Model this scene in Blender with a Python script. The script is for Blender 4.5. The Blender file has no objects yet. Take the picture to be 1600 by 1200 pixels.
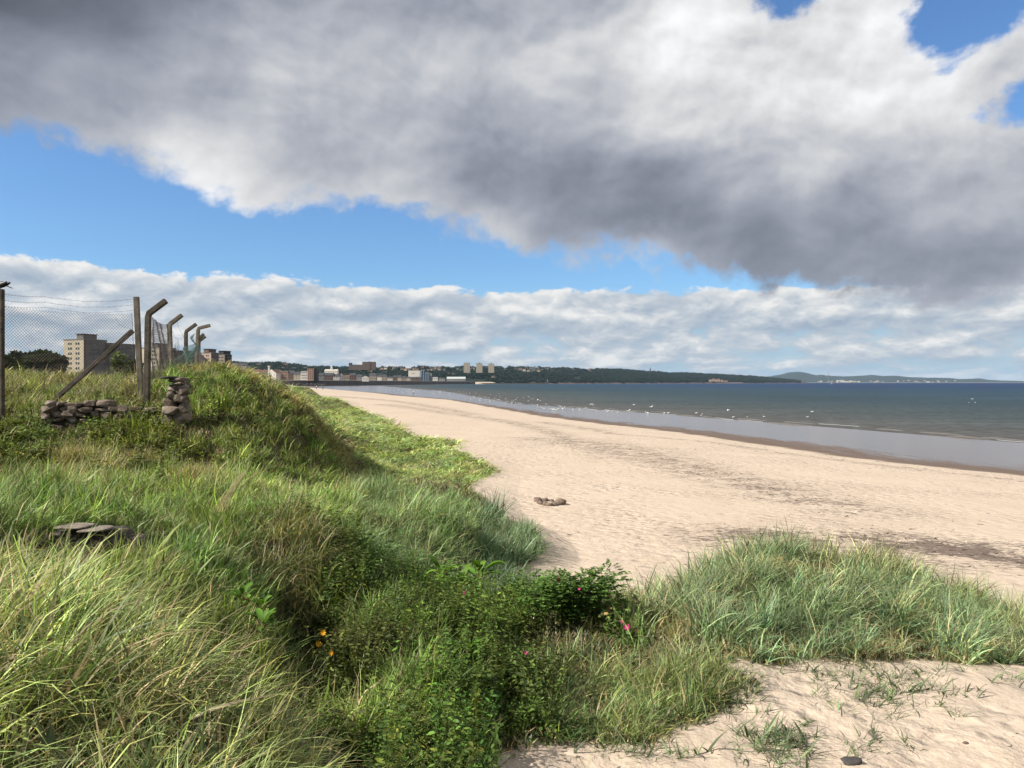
import bpy, math, random
import numpy as np
from mathutils import Vector, Matrix
R = math.radians
random.seed(5); RNG = np.random.default_rng(11)
S = bpy.context.scene
COL = S.collection
CAMZ = 6.0; F = 1200.0; HY = 597.5

# ---------------------------------------------------------------- camera, light, exposure
cd = bpy.data.cameras.new('camera'); cam = bpy.data.objects.new('camera', cd); COL.objects.link(cam)
cam.location = (0, 0, CAMZ); cam.rotation_euler = (R(90), 0, 0)
cd.sensor_width = 36; cd.lens = 36*F/1600; cd.shift_y = -(600-HY)/1600
cd.clip_start = 0.05; cd.clip_end = 90000
S.camera = cam
SUN = Vector((-0.90, -0.36, 0.0)).normalized(); SUN_EL = R(40)
sd = bpy.data.lights.new('sun', 'SUN'); sd.energy = 5.0; sd.angle = R(0.5); sd.color = (1, .93, .82)
so = bpy.data.objects.new('sun', sd); COL.objects.link(so)
sdir = Vector((SUN.x*math.cos(SUN_EL), SUN.y*math.cos(SUN_EL), math.sin(SUN_EL)))
so.rotation_euler = sdir.to_track_quat('Z', 'Y').to_euler(); so.location = (0, 0, 50)
S.view_settings.view_transform = 'Standard'; S.view_settings.look = 'None'
S.view_settings.exposure = 0.80; S.view_settings.gamma = 1.0

try:
    S.cycles.max_bounces = 6; S.cycles.diffuse_bounces = 3; S.cycles.transmission_bounces = 3; S.cycles.volume_bounces = 0
except Exception: pass

class NT:
    """small node builder"""
    def __init__(s, nt): s.nt = nt; s.n = nt.nodes; s.l = nt.links; s.n.clear()
    def new(s, t, **k):
        n = s.n.new(t)
        for a, b in k.items(): setattr(n, a, b)
        return n
    def set(s, sock, v):
        if v is None: return
        if isinstance(v, bpy.types.NodeSocket): s.l.new(v, sock)
        else:
            try: sock.default_value = v
            except Exception: sock.default_value = tuple(v)+(1,)
    def m(s, op, a, b=None, c=None, clamp=False):
        n = s.new('ShaderNodeMath', operation=op, use_clamp=clamp)
        for i, v in enumerate((a, b, c)): s.set(n.inputs[i], v)
        return n.outputs[0]
    def sep(s, v):
        n = s.new('ShaderNodeSeparateXYZ'); s.set(n.inputs[0], v); return n.outputs
    def comb(s, x, y, z=0.0):
        n = s.new('ShaderNodeCombineXYZ')
        for i, v in enumerate((x, y, z)): s.set(n.inputs[i], v)
        return n.outputs[0]
    def vm(s, op, a, b=None):
        n = s.new('ShaderNodeVectorMath', operation=op); s.set(n.inputs[0], a)
        if b is not None: s.set(n.inputs[1], b)
        return n.outputs[0]
    def noise(s, v, scale, detail=4, rough=.5, dist=0, lac=2.0, color=False):
        n = s.new('ShaderNodeTexNoise'); s.set(n.inputs['Vector'], v)
        s.set(n.inputs['Scale'], scale); n.inputs['Detail'].default_value = detail
        n.inputs['Roughness'].default_value = rough; n.inputs['Distortion'].default_value = dist
        n.inputs['Lacunarity'].default_value = lac
        return n.outputs['Color' if color else 'Fac']
    def voro(s, v, scale, feature='F1', rnd=1.0, out='Distance'):
        n = s.new('ShaderNodeTexVoronoi', feature=feature); s.set(n.inputs['Vector'], v)
        n.inputs['Scale'].default_value = scale; n.inputs['Randomness'].default_value = rnd
        return n.outputs[out]
    def mix(s, f, a, b, blend='MIX'):
        n = s.new('ShaderNodeMix', data_type='RGBA', blend_type=blend)
        s.set(n.inputs[0], f); s.set(n.inputs[6], a); s.set(n.inputs[7], b); return n.outputs[2]
    def mr(s, v, a, b, c=0.0, d=1.0, smooth=True):
        n = s.new('ShaderNodeMapRange', interpolation_type='SMOOTHSTEP' if smooth else 'LINEAR')
        for i, x in enumerate((v, a, b, c, d)): s.set(n.inputs[i], x)
        return n.outputs[0]
    def ramp(s, f, stops, interp='LINEAR'):
        n = s.new('ShaderNodeValToRGB'); s.set(n.inputs[0], f); e = n.color_ramp.elements
        n.color_ramp.interpolation = interp
        while len(e) < len(stops): e.new(.5)
        for q, (p, c) in zip(e, stops):
            q.position = p
            q.color = (c, c, c, 1) if isinstance(c, (int, float)) else tuple(c)+(1,)
        return n.outputs[0]
    def attr(s, name, kind='GEOMETRY', out='Fac'):
        return s.new('ShaderNodeAttribute', attribute_name=name, attribute_type=kind).outputs[out]
    def bump(s, h, strength=.5, dist=.05, normal=None):
        n = s.new('ShaderNodeBump'); s.set(n.inputs['Height'], h); s.set(n.inputs['Strength'], strength)
        n.inputs['Distance'].default_value = dist
        if normal is not None: s.set(n.inputs['Normal'], normal)
        return n.outputs[0]
    def pbsdf(s, col, rough=.7, normal=None, spec=.5, metal=0.0):
        n = s.new('ShaderNodeBsdfPrincipled'); s.set(n.inputs['Base Color'], col); s.set(n.inputs['Roughness'], rough)
        s.set(n.inputs['Specular IOR Level'], spec); s.set(n.inputs['Metallic'], metal)
        if normal is not None: s.set(n.inputs['Normal'], normal)
        return n.outputs[0]
    def out(s, sh, kind='ShaderNodeOutputMaterial', sock=0):
        n = s.new(kind); s.l.new(sh, n.inputs[sock]); return n

def az_t(px, py):
    s = (px-800)/F; t = (HY-py)/F
    return math.atan(s), t/math.sqrt(1+s*s)

# ---------------------------------------------------------------- sky
def build_world():
    w = bpy.data.worlds.new('World'); S.world = w; w.use_nodes = True
    N = NT(w.node_tree)
    sky = N.new('ShaderNodeTexSky', sky_type='NISHITA'); sky.sun_disc = False
    sky.sun_elevation = SUN_EL; sky.sun_rotation = math.atan2(SUN.x, SUN.y)
    sky.altitude = 0; sky.air_density = 1.0; sky.dust_density = 0.6; sky.ozone_density = 2.0
    d = N.new('ShaderNodeTexCoord').outputs['Generated']
    x, y, z = N.sep(d)[:3]
    hyp = N.m('SQRT', N.m('ADD', N.m('MULTIPLY', x, x), N.m('MULTIPLY', y, y)))
    t = N.m('DIVIDE', z, N.m('MAXIMUM', hyp, .05))
    t = N.m('MINIMUM', N.m('MAXIMUM', t, -.2), 2.5)
    a = N.m('ARCTAN2', x, y)
    an = N.mr(a, -.70, .70, 0, 1, smooth=False)         # 0..1 over the view, flat outside
    P = N.comb(a, N.m('MULTIPLY', t, 1.15), 0.0)
    # clouds curl: domain warp
    wv = N.noise(P, 4.0, 3, .5, color=True)
    W = N.vm('ADD', P, N.vm('MULTIPLY', N.vm('SUBTRACT', wv, (.5, .5, .5)), (.09, .07, 0)))
    def apos(px): return (az_t(px, 300)[0]+.70)/1.40
    def curve(pts):
        return N.ramp(an, [(apos(px), az_t(px, py)[1]*1.6) for px, py in pts], 'LINEAR')
    # edge of the great upper cloud
    e1 = N.m('DIVIDE', curve([(-20, 228), (130, 245), (300, 262), (400, 312), (560, 340), (700, 372), (900, 402), (1000, 428),
                (1120, 446), (1260, 458), (1420, 470), (1620, 480)]), 1.6)
    fb = N.noise(W, 6.5, 7, .54)
    fb2 = N.noise(W, 30.0, 4, .6)
    rag = N.m('ADD', N.m('MULTIPLY', N.m('SUBTRACT', fb, .5), .22), N.m('MULTIPLY', N.m('SUBTRACT', fb2, .5), .05))
    h = N.m('ADD', N.m('SUBTRACT', t, e1), rag)
    up = N.mr(h, -.006, .028)
    upthick = N.mr(h, .0, .10)
    # blue openings near the top right
    def hole(px, py, sx, sy, k):
        ca, ct = az_t(px, py)
        q = N.m('ADD', N.m('POWER', N.m('DIVIDE', N.m('SUBTRACT', a, ca), sx), 2), N.m('POWER', N.m('DIVIDE', N.m('SUBTRACT', t, ct), sy), 2))
        return N.m('MULTIPLY', N.m('EXPONENT', N.m('MULTIPLY', q, -1)), k)
    ho = N.m('MAXIMUM', N.m('MAXIMUM', hole(1235, -5, .055, .045, 1.15), hole(1510, 15, .075, .065, 1.10)), hole(1625, 150, .06, .040, 1.1))
    ho = N.m('ADD', ho, N.m('MULTIPLY', N.m('SUBTRACT', fb, .5), 1.9))
    ho = N.m('ADD', ho, N.m('MULTIPLY', N.m('SUBTRACT', fb2, .5), .55))
    up = N.m('MULTIPLY', up, N.m('SUBTRACT', 1.0, N.mr(ho, .42, .72)))
    # lightness of the upper cloud: rows of lightness (display values) by height
    rows = [(0,   [(0,86),(120,92),(260,120),(420,155),(600,172),(760,165),(900,185),(1050,222),(1200,215),(1400,215),(1600,222)]),
            (90,  [(0,100),(150,116),(300,160),(420,185),(600,198),(760,190),(900,205),(1050,228),(1250,232),(1400,235),(1600,225)]),
            (180, [(0,146),(150,156),(300,168),(420,205),(600,180),(760,165),(900,190),(1050,218),(1250,228),(1400,222),(1600,225)]),
            (270, [(0,150),(200,172),(330,208),(480,165),(620,175),(760,143),(880,148),(1000,148),(1150,175),(1350,200),(1600,205)]),
            (350, [(0,150),(330,205),(500,180),(620,182),(760,172),(900,136),(1030,128),(1150,140),(1300,158),(1450,172),(1600,186)]),
            (430, [(0,150),(700,180),(850,175),(1000,190),(1100,140),(1200,128),(1300,136),(1450,146),(1520,150),(1600,160)])]
    def lin(v): v /= 255.; return ((v+.055)/1.055)**2.4
    r0 = N.noise(W, 5.0, 3, .5)
    # gently warped coordinates so the bands follow the billows
    tw = N.m('ADD', t, N.m('MULTIPLY', N.m('SUBTRACT', fb, .5), .10))
    aw = N.m('ADD', a, N.m('MULTIPLY', N.m('SUBTRACT', r0, .5), .16))
    awn = N.mr(aw, -.70, .70, 0, 1, smooth=False)
    cur = None
    for i, (py, st) in enumerate(rows):
        rr = N.ramp(awn, [(apos(px), lin(v)) for px, v in st], 'EASE')
        if cur is None: cur = rr; lastt = (HY-py)/F
        else:
            tt = (HY-py)/F
            cur = N.mix(N.mr(tw, lastt, tt), cur, rr); lastt = tt
    # relief: noise minus noise shifted towards the light
    vw = N.vm('ADD', W, N.vm('MULTIPLY', N.vm('SUBTRACT', N.noise(W, 9.0, 3, .55, color=True), (.5, .5, .5)), (.05, .05, 0)))
    def puff(v, sc, det):
        n = N.new('ShaderNodeTexVoronoi', feature='SMOOTH_F1'); n.normalize = True; N.set(n.inputs['Vector'], v); n.inputs['Scale'].default_value = sc; n.inputs['Detail'].default_value = det; n.inputs['Roughness'].default_value = .5; n.inputs['Smoothness'].default_value = .6; return n.outputs['Distance']
    p1 = puff(vw, 9.0, 1); p1s = puff(N.vm('ADD', vw, (-.010, .018, 0)), 9.0, 1)
    r1 = N.noise(W, 4.2, 5, .46); r1s = N.noise(N.vm('ADD', W, (-.030, .045, 0)), 4.2, 4, .46)
    f3 = N.noise(W, 12.0, 6, .52); f3s = N.noise(N.vm('ADD', W, (-.006, .013, 0)), 12.0, 5, .52)
    rel = N.m('ADD', N.m('MULTIPLY', N.m('SUBTRACT', r1, r1s), 1.15), N.m('MULTIPLY', N.m('SUBTRACT', f3, f3s), .85))
    rel = N.m('ADD', rel, N.m('MULTIPLY', N.m('SUBTRACT', p1s, p1), .80))
    lum = N.m('ADD', 1.03, rel)
    lum = N.m('ADD', lum, N.m('MULTIPLY', N.m('SUBTRACT', fb, .5), .62))
    # thin rims are brighter
    rim = N.m('MULTIPLY', N.m('SUBTRACT', 1.0, upthick), .30)
    lum = N.m('ADD', lum, rim)
    cc = N.vm('MULTIPLY', cur, N.comb(lum, lum, lum))
    cl_ = N.sep(cc)[1]
    cc = N.vm('MULTIPLY', cc, N.mix(N.mr(cl_, .16, .75), (.86, .95, 1.17), (.99, .995, 1.01)))
    # lower bank
    e2 = N.m('DIVIDE', curve([(-20, 398), (120, 408), (300, 428), (480, 440), (700, 452), (900, 450), (1050, 450), (1200, 446), (1400, 440), (1620, 430)]), 1.6)
    tl = N.m('POWER', N.m('MAXIMUM', t, .0005), .7)
    PL = N.comb(a, N.m('MULTIPLY', tl, 1.45), 3.7)
    wl = N.noise(PL, 14.0, 3, .5, color=True)
    WL = N.vm('ADD', PL, N.vm('MULTIPLY', N.vm('SUBTRACT', wl, (.5, .5, .5)), (.045, .035, 0)))
    g = N.noise(WL, 13.0, 6, .56)
    gs = N.noise(N.vm('ADD', WL, (-.004, .024, 0)), 13.0, 5, .56)
    g3 = N.noise(WL, 50.0, 4, .6)
    h2 = N.m('ADD', N.m('SUBTRACT', e2, t), N.m('ADD', N.m('MULTIPLY', N.m('SUBTRACT', g, .5), .05), N.m('MULTIPLY', N.m('SUBTRACT', g3, .5), .018)))
    lo = N.mr(h2, .0, .006)
    # cloud cover thins low down
    dens = N.mr(N.m('ADD', g, N.mr(t, .0, .10, -.10, .16, smooth=False)), .34, .52, .45, 1.0)
    lo = N.m('MULTIPLY', lo, dens)
    lb = N.m('ADD', .60, N.m('MULTIPLY', N.m('SUBTRACT', g, gs), 1.55))
    lb = N.m('ADD', lb, N.m('MULTIPLY', N.m('SUBTRACT', g3, .5), .30))
    lb = N.m('ADD', lb, N.m('MULTIPLY', N.m('SUBTRACT', g, .5), 1.0))
    lb = N.m('ADD', lb, N.m('MULTIPLY', N.m('SUBTRACT', 1.0, N.mr(h2, .0, .022)), .28))
    lb = N.m('MINIMUM', N.m('MAXIMUM', lb, .22), .98)
    lc = N.ramp(lb, [(0, (.29, .39, .52)), (.35, (.44, .52, .62)), (.6, (.57, .63, .70)), (.85, (.80, .82, .83)), (1, (.96, .95, .93))])
    # blue air: the sky, and haze near the horizon
    nis = N.new('ShaderNodeBackground'); N.set(nis.inputs[0], N.vm('MULTIPLY', sky.outputs[0], (.70, .97, 1.24)))
    nis.inputs[1].default_value = 0.072
    # low haze over the horizon is seen through the clouds' feet
    hz = N.new('ShaderNodeBackground'); hz.inputs[0].default_value = (.46, .66, .86, 1); hz.inputs[1].default_value = .58
    hzf = N.mr(t, .0, .14, .62, .0)
    b1 = N.new('ShaderNodeMixShader'); N.set(b1.inputs[0], hzf); N.l.new(nis.outputs[0], b1.inputs[1]); N.l.new(hz.outputs[0], b1.inputs[2])
    cl = N.new('ShaderNodeBackground'); N.set(cl.inputs[0], lc); cl.inputs[1].default_value = .54
    lo2 = N.m('MULTIPLY', lo, N.mr(t, -.005, .022, .45, 1.0))
    b2 = N.new('ShaderNodeMixShader'); N.set(b2.inputs[0], lo2); N.l.new(b1.outputs[0], b2.inputs[1]); N.l.new(cl.outputs[0], b2.inputs[2])
    cu = N.new('ShaderNodeBackground'); N.set(cu.inputs[0], cc); cu.inputs[1].default_value = .59
    b3 = N.new('ShaderNodeMixShader'); N.set(b3.inputs[0], up); N.l.new(b2.outputs[0], b3.inputs[1]); N.l.new(cu.outputs[0], b3.inputs[2])
    N.out(b3.outputs[0], 'ShaderNodeOutputWorld')
    w.cycles.sampling_method = 'MANUAL'; w.cycles.sample_map_resolution = 512
build_world()

# ---------------------------------------------------------------- helpers
def tag(o, label=None, cat=None, group=None, kind=None):
    for k, v in (('label', label), ('category', cat), ('group', group), ('kind', kind)):
        if v: o[k] = v
    return o
def mat(name):
    m = bpy.data.materials.new(name); m.use_nodes = True
    return m, NT(m.node_tree)
def simple(name, col, rough=.8, spec=.3, metal=0.0, vary=.12, scale=3.0, bump=0.0):
    m, N = mat(name)
    p = N.new('ShaderNodeTexCoord').outputs['Object']
    n = N.noise(p, scale, 5, .6)
    f = N.mr(n, .3, .7, 1-vary, 1+vary, smooth=False)
    c = N.vm('MULTIPLY', tuple(col), N.comb(f, f, f))
    nm = N.bump(N.noise(p, scale*6, 4, .6), bump, .02) if bump else None
    N.out(N.pbsdf(c, rough, nm, spec, metal)); return m
def link(name, me, m, parent=None):
    o = bpy.data.objects.new(name, me); COL.objects.link(o)
    if m: me.materials.append(m)
    if parent: o.parent = parent
    return o
def empty(name, loc, rz=0.0):
    o = bpy.data.objects.new(name, None); COL.objects.link(o); o.location = loc; o.rotation_euler = (0, 0, rz)
    o.empty_display_size = .2; return o
def npmesh(name, V, Fs, smooth=False, attrs=None):
    """V (n,3); Fs: list of (m,k) index arrays"""
    me = bpy.data.meshes.new(name); V = np.asarray(V, np.float32)
    me.vertices.add(len(V)); me.vertices.foreach_set('co', V.ravel())
    nl = sum(f.size for f in Fs); nf = sum(len(f) for f in Fs)
    me.loops.add(nl); me.polygons.add(nf)
    me.loops.foreach_set('vertex_index', np.concatenate([f.ravel() for f in Fs]).astype(np.int32))
    tot = np.concatenate([np.full(len(f), f.shape[1]) for f in Fs]).astype(np.int32)
    st = np.concatenate([[0], np.cumsum(tot)[:-1]]).astype(np.int32)
    me.polygons.foreach_set('loop_start', st)
    if smooth: me.polygons.foreach_set('use_smooth', np.ones(nf, bool))
    me.update(calc_edges=True)
    for k, v in (attrs or {}).items():
        v = np.asarray(v, np.float32)
        at = me.attributes.new(k, 'FLOAT' if v.ndim == 1 else 'FLOAT_VECTOR', 'POINT')
        at.data.foreach_set('value' if v.ndim == 1 else 'vector', v.ravel())
    return me
class MB:
    """collects simple solids into one mesh"""
    def __init__(s): s.v = []; s.f = []
    def raw(s, v, f):
        o = len(s.v); s.v += [tuple(p) for p in v]; s.f += [tuple(i+o for i in q) for q in f]; return s
    def box(s, c, d, rz=0.0):
        ca, sa = math.cos(rz), math.sin(rz); v = []
        for x, y, z in ((-1,-1,-1),(1,-1,-1),(1,1,-1),(-1,1,-1),(-1,-1,1),(1,-1,1),(1,1,1),(-1,1,1)):
            X, Y, Z = x*d[0]/2, y*d[1]/2, z*d[2]/2
            v.append((c[0]+X*ca-Y*sa, c[1]+X*sa+Y*ca, c[2]+Z))
        return s.raw(v, [(0,3,2,1),(4,5,6,7),(0,1,5,4),(1,2,6,5),(2,3,7,6),(3,0,4,7)])
    def tube(s, pts, r, k=6, cap=True, squash=None):
        pts = [Vector(p) for p in pts]; n = len(pts)
        rs = r if isinstance(r, (list, tuple)) else [r]*n
        v = []; ref = Vector((0, 0, 1))
        for i, p in enumerate(pts):
            d = (pts[min(i+1, n-1)]-pts[max(i-1, 0)]).normalized()
            if abs(d.dot(ref)) > .95: a = d.cross(Vector((1, 0, 0))).normalized()
            else: a = d.cross(ref).normalized()
            b = d.cross(a)
            for j in range(k):
                t = 2*math.pi*j/k
                v.append(p+a*math.cos(t)*rs[i]+b*math.sin(t)*rs[i])
        f = [(i*k+j, i*k+(j+1) % k, (i+1)*k+(j+1) % k, (i+1)*k+j) for i in range(n-1) for j in range(k)]
        if cap: f += [tuple(range(k))[::-1], tuple(range((n-1)*k, n*k))]
        return s.raw(v, f)
    def ell(s, c, r, seg=10, rings=6, rot=None, jit=0.0):
        v = []; M = rot or Matrix.Identity(3)
        rr = random.Random(int(abs(c[0]*913+c[1]*77+c[2]*31)*100))
        for i in range(rings+1):
            th = math.pi*i/rings
            for j in range(seg):
                ph = 2*math.pi*j/seg; q = 1+jit*(rr.random()*2-1)
                p = M @ Vector((r[0]*math.sin(th)*math.cos(ph)*q, r[1]*math.sin(th)*math.sin(ph)*q, r[2]*math.cos(th)*(q if 0 < i < rings else 1)))
                v.append((c[0]+p.x, c[1]+p.y, c[2]+p.z))
        f = [(i*seg+j, (i+1)*seg+j, (i+1)*seg+(j+1) % seg, i*seg+(j+1) % seg) for i in range(rings) for j in range(seg)]
        return s.raw(v, f)
    def mesh(s, name, smooth=False):
        me = bpy.data.meshes.new(name); me.from_pydata(s.v, [], s.f); me.update()
        if smooth: me.polygons.foreach_set('use_smooth', [True]*len(me.polygons))
        return me
    def build(s, name, m, parent=None, smooth=False): return link(name, s.mesh(name, smooth), m, parent)

def _h(ix, iy, seed):
    n = (ix.astype(np.int64)*374761393 + iy.astype(np.int64)*668265263 + seed*982451653) & 0xffffffff
    n = ((n ^ (n >> 13))*1274126177) & 0xffffffff
    return ((n ^ (n >> 16)) & 0xffff)/65535.0
def vnoise(x, y, seed=0):
    ix, iy = np.floor(x), np.floor(y); fx, fy = x-ix, y-iy
    fx = fx*fx*(3-2*fx); fy = fy*fy*(3-2*fy)
    a, b = _h(ix, iy, seed), _h(ix+1, iy, seed); c, d = _h(ix, iy+1, seed), _h(ix+1, iy+1, seed)
    return (a*(1-fx)+b*fx)*(1-fy)+(c*(1-fx)+d*fx)*fy
def fbm(x, y, oct=4, seed=0):
    s = 0; a = .5; t = 0
    for i in range(oct): s = s+a*vnoise(x*2**i+17.3*i, y*2**i-9.1*i, seed+i); t += a; a *= .5
    return s/t*2-1
def sstep(x, a, b):
    t = np.clip((x-a)/(b-a), 0, 1); return t*t*(3-2*t)

# ---------------------------------------------------------------- the lie of the land
WL = np.array([(112,-120),(74,0),(50.7,76),(42.9,101),(29.6,141),(0,218),(-40,480),(-135,900),(-225,1300),(-250,1420),(-230,1800),(-160,2300),(-20,2650),(0,4500)], float)
DL = np.array([(92,-120),(52,0),(30.8,46),(24.6,57),(17,86.5),(5.2,125.7),(-20,246),(-58,350),(-189,666),(-350,1250),(-345,1450),(-275,1850),(-200,2400),(-40,2720),(-30,4500)], float)
def sdist(x, y, L):
    best = np.full(x.shape, 1e18); sg = np.ones(x.shape)
    for (ax, ay), (bx, by) in zip(L[:-1], L[1:]):
        dx, dy = bx-ax, by-ay; q = dx*dx+dy*dy
        t = np.clip(((x-ax)*dx+(y-ay)*dy)/q, 0, 1)
        ex, ey = x-ax-t*dx, y-ay-t*dy; d = ex*ex+ey*ey
        k = d < best; best = np.where(k, d, best); sg = np.where(k, np.sign(dx*(y-ay)-dy*(x-ax)), sg)
    return np.sqrt(best)*np.where(sg == 0, 1, sg)      # positive = landward
def beach_z(x, y, full=False):
    dw, dd = sdist(x, y, WL), sdist(x, y, DL)
    fl = .42*dw/np.maximum(dw-dd, 1e-3)
    up = .42+.043*dd; up = np.where(up > 1.25, 1.25+.55*(1-np.exp(-(up-1.25)/.55)), up)
    z = np.where(dd > 0, up, np.where(dw > 0, fl, -np.minimum(.03*np.abs(dw), 3.)))
    z = z+sstep(dd, 90, 260)*sstep(y, 60, 300)*3.2
    z = z+sstep(dd, 6, 40)*sstep(y, 1150, 1350)*6
    return (z, dw, dd) if full else z
CP = [(0,2,4.42),(250,2,4.4),(0,3.5,4.42),(250,3.5,4.33),(430,2.5,4.1),(0,5,4.42),(100,5,4.3),(250,4.8,4.15),(370,4.6,3.88),(440,4.2,3.55),(470,3.3,3.75),(560,3.5,3.3),(-300,3,4.75),(-300,6,4.7),
 (0,6.5,4.2),(150,6.5,3.8),(300,6.3,3.3),(420,6,2.95),(500,5.5,2.85),(800,1,4.3),(800,2,4.0),(800,3,3.5),(800,4.5,2.8),(800,6,2.5),
 (1200,1.5,4.2),(1200,3,3.5),(1200,5,2.6),(1200,7,2.3),(1600,3,3.4),(1600,5.5,2.4),(2200,3,3.2),(2200,6,2.2),
 (620,5,2.8),(620,6.5,2.75),(620,8,2.8),(620,9.5,2.8),(620,11.5,2.65),(740,7.3,2.42),(800,7.5,2.4),(800,9,2.42),(800,11,2.45),(700,14,2.35),(780,16,1.85),(815,19.3,2.15),
 (900,7.5,2.3),(1000,9.5,2.35),(1000,12,2.2),(900,14,2.05),(900,11.5,2.4),(1140,8,2.3),(1200,9.5,2.32),(1500,9,2.2),(1600,7.8,2.15),(1400,7.5,2.25),
 (1100,12,2.5),(1180,13.5,2.62),(1360,13.5,2.62),(1280,12.5,2.65),(1500,12.8,2.15),(1600,12.5,1.95),(1200,10.3,2.38),(1400,10.3,2.3),(1050,14.5,2.1),(1000,14,1.9),
 (475,8.5,2.35),(475,10,2.3),(400,8.5,2.9),(480,11.3,3.6),(430,12,3.85),(550,10.5,2.7),(150,8,4.0),(100,9.5,4.3),(200,9,4.05),
 (0,10,4.5),(150,12,4.2),(250,10,4.1),(350,12,3.9),(450,13.5,3.5),(550,14,3.2),(550,18,3.1),(650,15,2.95),(650,20,2.9),(600,25,2.75),(600,32,2.35),(700,23,2.65),(742,20,2.5),(725,17,2.7),(742,16.3,2.1),(770,19,1.9),
 (300,14.5,4.05),(450,20,3.6),(0,15,4.1),(100,16,4.2),(200,16,4.15),(100,19.1,4.65),(200,19.1,4.62),(150,20.4,5.2),(-200,16,4.5),
 (0,21,5.3),(213,21.3,5.4),(240,22,5.4),(100,25,5.85),(200,25,5.95),(0,25,5.85),(100,32,5.8),(-300,22,5.4),(275,20,4.95),(330,19.3,4.35),(365,21.2,5.3),(350,23,6.0),(300,24,6.0),(400,25,5.85),(440,27,5.6),(475,27,5.0),(505,27,3.8),(530,26,3.2),(550,23,3.05),
 (400,19,4.0),(470,22,3.8),(400,31,5.7),(300,30,5.9),(350,40,5.1),(500,40,2.5),(478,40,3.3),(450,45,4.6),(560,50,2.05),(600,60,1.9),(640,68,1.65),(700,50,1.7),(740,38,1.85),(780,37,1.7),
 (520,80,2.1),(500,120,2.1),(470,120,3.2),(480,240,1.9),(430,150,4.3),(300,100,5),(0,60,5.2),(0,200,5),(300,300,5),(450,400,4),(-400,60,5.2),(-400,200,5)]
ZP = [(880,17),(1000,17.5),(1200,17.5),(1450,17.5),(1600,16.5),(900,20),(830,24),(1400,30),(2200,14),(1000,40),(800,45),(680,75),(640,90),(560,150),(520,260),(480,500),(1400,60),(1100,100),(900,100),(2200,40),(2200,100)]
def _ar(px, Y): s = (px-800)/F; return math.atan(s), math.log(Y*math.sqrt(1+s*s))
KA, KR = 2.6, 1.15
def _prep():
    P = []; O = []
    for px, Y, Z in CP:
        x = (px-800)/F*Y; b = float(beach_z(np.array([x]), np.array([float(Y)]))[0]); P.append(_ar(px, Y)); O.append(Z-b)
    for px, Y in ZP: P.append(_ar(px, Y)); O.append(0)
    P = np.array(P)*(KA, KR); n = len(P)
    D = np.hypot(P[:, None, 0]-P[None, :, 0], P[:, None, 1]-P[None, :, 1])
    K = np.where(D > 0, D*D*np.log(D+1e-12), 0)+np.eye(n)*1e-4
    A = np.zeros((n+3, n+3)); A[:n, :n] = K; A[:n, n] = 1; A[:n, n+1:] = P; A[n, :n] = 1; A[n+1:, :n] = P.T
    w = np.linalg.solve(A, np.array(O+[0, 0, 0])); return P, w
PP, WW = _prep()
def dune(x, y):
    a = np.clip(np.arctan2(x, y), -.95, .95)*KA; r = np.log(np.clip(np.hypot(x, y), 1.0, 620))*KR
    s = np.full(x.shape, WW[-3])+WW[-2]*a+WW[-1]*r
    for (pa, pr), w in zip(PP, WW[:-3]):
        d2 = (a-pa)**2+(r-pr)**2+1e-14; s = s+w*.5*d2*np.log(d2)
    s = s*(1-sstep(np.hypot(x, y), 350, 600))
    return np.maximum(s, 0.0)
# outline of the vegetated dune, as (bearing pixel, distance) pairs in the ground plan
VP = [(440,560),(478,400),(500,240),(560,130),(610,90),(640,66),(655,60),(720,57),(705,50),(782,37.5),(740,33),(730,27),(752,24),(780,21.5),(830,20.3),(846,18.2),(800,17),(800,15.8),(870,15.6),(920,15.3),(978,14.8),(1000,13.4),(1040,14.4),(1100,14.9),(1250,15),(1400,14.8),(1500,13.9),(1620,12.9),(1900,12.5),(1900,11),(1600,10.8),(1450,10.6),(1300,10.3),(1200,10.1),(1140,9.9),(1165,9.2),(1120,8.6),(1000,8.0),(860,7.9),(770,7.4),(730,6.9),(760,3)]
VPOLY = [((px-800)/F*Y, Y) for px, Y in VP]+[(1.2, 1.5), (1.2, -4), (-60, -30), (-700, -30), (-900, 900), (-260, 900)]
def inpoly(x, y, P):
    ins = np.zeros(x.shape, bool); j = len(P)-1
    for i in range(len(P)):
        xi, yi = P[i]; xj, yj = P[j]
        c = ((yi > y) != (yj > y)) & (x < (xj-xi)*(y-yi)/((yj-yi) or 1e-9)+xi)
        ins ^= c; j = i
    return ins
def veg(x, y):
    # ragged boundary
    r = np.hypot(x, y); k = .018*np.maximum(r, 4)
    jx = fbm(x/(k*3), y/(k*3), 3, 41)*k; jy = fbm(x/(k*3)+9, y/(k*3)+5, 3, 47)*k
    return inpoly(x+jx, y+jy, VPOLY)
def ground(x, y, full=False):
    x = np.asarray(x, float); y = np.asarray(y, float)
    z, dw, dd = beach_z(x, y, True)
    du = dune(x, y); z = z+du
    k = sstep(du, .15, 1.0)*(1-sstep(np.hypot(x, y), 60, 200))
    z = z+k*(.13*fbm(x*1.1, y*1.1, 3, 3)+.05*fbm(x*3.5, y*3.5, 2, 8)+.34*fbm(x*.45+2, y*.45, 2, 33)*sstep(np.hypot(x, y), 5, 9))
    z = z+.02*fbm(x*.6, y*.6, 3, 21)*(1-k)*(dd > 2)*np.clip(dd/8, 0, 1)
    return (z, dw, dd, du) if full else z
def gz(x, y): return float(ground(np.array([x]), np.array([y]))[0])
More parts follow.
